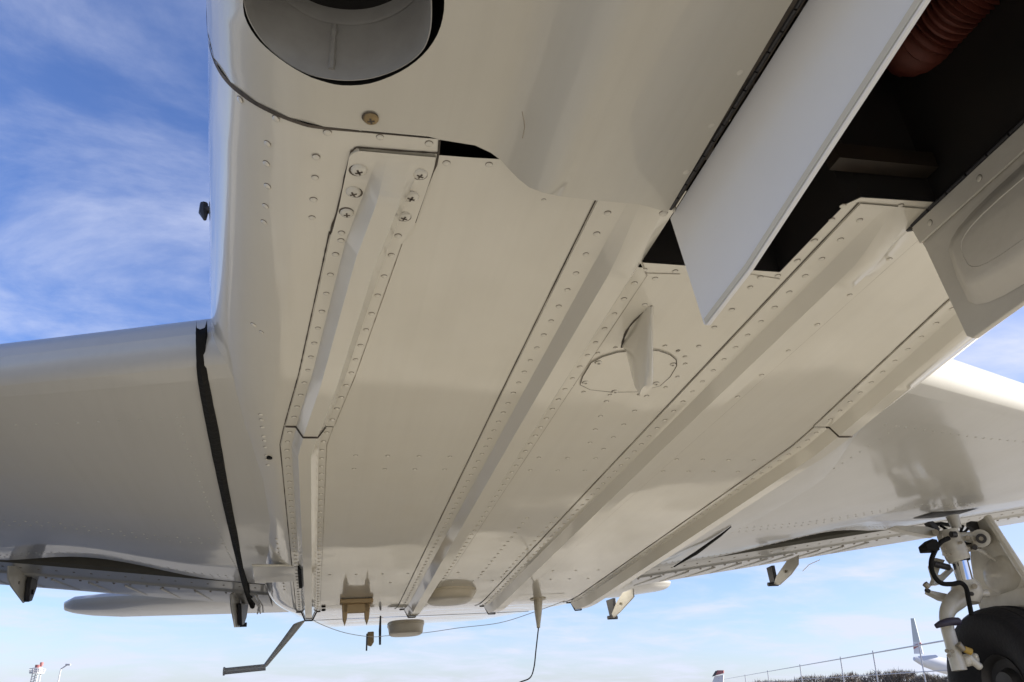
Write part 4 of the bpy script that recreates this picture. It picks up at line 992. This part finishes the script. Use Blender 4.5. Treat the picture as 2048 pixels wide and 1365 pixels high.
# perimeter fence: top rail and posts, running away to the left
fa, fb = WP(1905, 1279, 34), WP(1440, 1365.5, 210)
fh = fa.z; fb.z = fh
fn = thing('perimeter_fence', 'thin wire perimeter fence on slim posts behind the main wheel', 'fence', Vector((fa.x, fa.y, 0)))
m = MB(); m.tube([fa + (fa - fb) * .08, fb], .028, 6); child(m, 'top_rail', MAST, fn)
for hgt in (fh * .45,):
    m = MB(); m.tube([Vector((p.x, p.y, hgt)) for p in (fa + (fa - fb) * .08, fb)], .02, 5); child(m, 'wire', MAST, fn)
for u in (1900, 1838, 1745, 1680, 1600, 1535, 1490):
    best = min((i / 400 for i in range(-40, 401)), key=lambda t: abs((lambda p: CX + F_PX * p.x / ((p.y) * math.cos(PITCH) + (p.z - HC) * math.sin(PITCH)))(lerp(fa, fb, t)) - u))
    p = lerp(fa, fb, best); m = MB(); m.tube([(p.x, p.y, 0), (p.x, p.y, fh + .12)], .028 + .05 * best, 6); child(m, 'post', MAST, fn)
# airliner tail
d = 260
al = thing('airliner', 'distant white airliner tail with a grey fin and red band', 'airliner', Vector((WP(1850, 1340, d).x, WP(1850, 1340, d).y, 0)))
def AP(u, v, dd=0): return WP(u, v, d + dd)
th_ = Vector((.3, .35, 0))
m = MB(); m.prism([AP(1821, 1237), AP(1828, 1237), AP(1840, 1284), AP(1826, 1284)], th_); child(m, 'fin', GREYB, al)
m = MB(); m.prism([AP(1826, 1284.2), AP(1840, 1284.2), AP(1846, 1308), AP(1828, 1308)], th_); fb_ = child(m, 'fin_root', WHITE, al)
m = MB(); m.prism([AP(1826.3, 1292, -.1), AP(1841, 1285, -.1), AP(1843, 1290, -.1), AP(1827, 1299, -.1)], th_ * 1.1); child(m, 'red_band', RED, al)
m = MB(); c0, c1 = AP(1828, 1318), AP(1905, 1336, 6); m.tube([c0, lerp(c0, c1, .25), lerp(c0, c1, .6), c1], [.5, 1.5, 2.0, 2.2], 18); child(m, 'fuselage', WHITE, al)
m = MB(); m.prism([AP(1836, 1315, -1), AP(1872, 1312, -4), AP(1876, 1315, -4), AP(1848, 1322, -1)], (0, 0, .25)); child(m, 'stabilizer', BLUE, al)
# small airplane tail, white with red tip
d = 150
st = thing('parked_airplane', 'distant white airplane fin with red tip below the fence line', 'airplane', Vector((WP(1435, 1360, 150).x, WP(1435, 1360, 150).y, 0)))
m = MB(); m.prism([WP(1424, 1366, d), WP(1429, 1353, d), WP(1447, 1350, d), WP(1446, 1366, d)], (.12, .15, 0)); child(m, 'fin', WHITE, st)
m = MB(); m.prism([WP(1426, 1352.5, d - .3), WP(1434, 1341, d - .3), WP(1447, 1341, d - .3), WP(1447, 1347, d - .3)], (.14, .17, 0)); child(m, 'fin_tip', RED, st)
m = MB(); m.prism([WP(1424, 1353.5, d - .5), WP(1431, 1342, d - .5), WP(1434, 1342, d - .5), WP(1430, 1352, d - .5)], (.14, .17, 0)); child(m, 'fin_stripe', NAVY, st)
m = MB(); m.tube([WP(1425, 1372, d), WP(1450, 1372, d + 2)], .35, 12); child(m, 'fuselage', WHITE, st)
# control tower and lamp post on the left
d = 300
tw = thing('control_tower', 'distant lattice airfield tower with railed platform and red top', 'tower', Vector((WP(76, 1340, d).x, WP(76, 1340, d).y, 0)))
tb = WP(75, 1340, d); tx_, ty_ = tb.x, tb.y; zz = lambda v: WP(75, v, d).z
wdt = .9
m = MB()
for sx in (-1, 1):
    for sy in (-1, 1): m.tube([(tx_ + sx * wdt, ty_ + sy * wdt, 0), (tx_ + sx * wdt * .9, ty_ + sy * wdt * .9, zz(1348))], .16, 6)
child(m, 'tower_leg', MAST, tw)
m = MB()
for k in range(3): m.tube([(tx_ - wdt, ty_ - wdt, zz(1365 - 5 * k) ), (tx_ + wdt, ty_ - wdt, zz(1360 - 5 * k))], .1, 5)
child(m, 'cross_brace', MAST, tw)
m = MB(); m.disc_cyl((tx_, ty_, zz(1346)), (0, 0, 1), 2.0, .5, 14); child(m, 'platform', MAST, tw)
m = MB()
for k in range(12):
    a = k * math.pi / 6; m.tube([(tx_ + 2 * math.cos(a), ty_ + 2 * math.sin(a), zz(1346)), (tx_ + 2.2 * math.cos(a), ty_ + 2.2 * math.sin(a), zz(1338))], .09, 4)
for zq in (zz(1338), zz(1342)): m.tube([(tx_ + 2.15 * math.cos(k * math.pi / 8), ty_ + 2.15 * math.sin(k * math.pi / 8), zq) for k in range(17)], .09, 4)
child(m, 'railing', MAST, tw)
m = MB(); m.box((tx_ - 1.1, ty_ - 1.1, zz(1345)), (tx_ + 1.1, ty_ + 1.1, zz(1336))); child(m, 'cabin', WHITE, tw, bevel=.1)
m = MB(); m.tube([(tx_, ty_, zz(1336)), (tx_, ty_, zz(1330))], .9, 12); m.tube([(tx_ + .9, ty_, zz(1332)), (tx_ + .9, ty_, zz(1325))], .5, 8); child(m, 'beacon', RED, tw)
d = 200
lp0 = WP(117, 1362, d); lp = thing('lamp_post', 'slim distant lamp post with curved arm beside the tower', 'lamp post', Vector((lp0.x, lp0.y, 0)))
m = MB(); zq = lambda v: WP(117, v, d).z
m.tube(catmull([(lp0.x, lp0.y, 0), (lp0.x, lp0.y, zq(1342)), (lp0.x + .25, lp0.y, zq(1337)), (lp0.x + 1.0, lp0.y, zq(1331))], 5), .13, 8); child(m, 'pole', MAST, lp)
m = MB(); m.box((lp0.x + .8, lp0.y - .2, zq(1331) - .05), (lp0.x + 1.8, lp0.y + .2, zq(1329) + .1)); child(m, 'lamp_head', MAST, lp, bevel=.05)
# leafless shrubs beyond the fence
def shrub(u0, u1, vtop, d, lab):
    p0, p1 = WP(u0, 1365, d), WP(u1, 1365, d); c_ = (p0 + p1) / 2; hw = (p1 - p0).length / 2; ht = WP((u0 + u1) / 2, vtop, d).z
    o = thing('shrub', lab, 'shrub', Vector((c_.x, c_.y, 0)), 'leafless shrubs beyond the fence')
    rnd = random.Random(int(u0 * 7 + vtop)); m = MB(); tk = MB()
    for k in range(9):
        b = Vector((rnd.uniform(-.35, .35) * hw, rnd.uniform(-.3, .3) * hw, 0)) + Vector((c_.x, c_.y, 0))
        e = Vector((c_.x + rnd.uniform(-.85, .85) * hw, c_.y + rnd.uniform(-.5, .5) * hw, ht * rnd.uniform(.55, .85))); tk.tube([b, lerp(b, e, .5) + Vector((0, 0, .12 * ht)), e], [.09, .06, .03], 5)
    for k in range(1500):
        a = rnd.uniform(-1, 1); bnd = ht * (0.62 + .38 * (1 - a * a)) * (0.86 + .14 * math.sin(a * 9 + u0) * math.cos(a * 4)); q = rnd.random() ** .6
        p = Vector((c_.x + a * hw, c_.y + rnd.uniform(-.6, .6) * hw, bnd * q)); dr = Vector((rnd.gauss(0, .5), rnd.gauss(0, .5), rnd.uniform(.1, 1))).normalized() * rnd.uniform(.25, .75)
        s_ = Vector((rnd.gauss(0, 1), rnd.gauss(0, 1), rnd.gauss(0, .4))).normalized() * rnd.uniform(.02, .07)
        m.add([p - s_, p + s_, p + dr], [(0, 1, 2)])
    child(tk, 'trunk', TWIG, o); child(m, 'crown', TWIG, o, smooth=False)
for a in ((1500, 1600, 1361, 150, 'low dark scrub at the left end of the hedge'), (1588, 1672, 1351, 130, 'round brown shrub left of the middle of the hedge'), (1652, 1735, 1346, 118, 'brown shrub in the middle of the hedge'), (1725, 1800, 1342, 112, 'tall brown shrub right of the middle of the hedge'),
          (1770, 1838, 1338, 108, 'tallest brown shrub next to the airliner'), (1825, 1900, 1349, 104, 'low shrub in front of the airliner fuselage'), (1890, 1990, 1346, 100, 'shrub partly behind the main wheel')): shrub(*a)
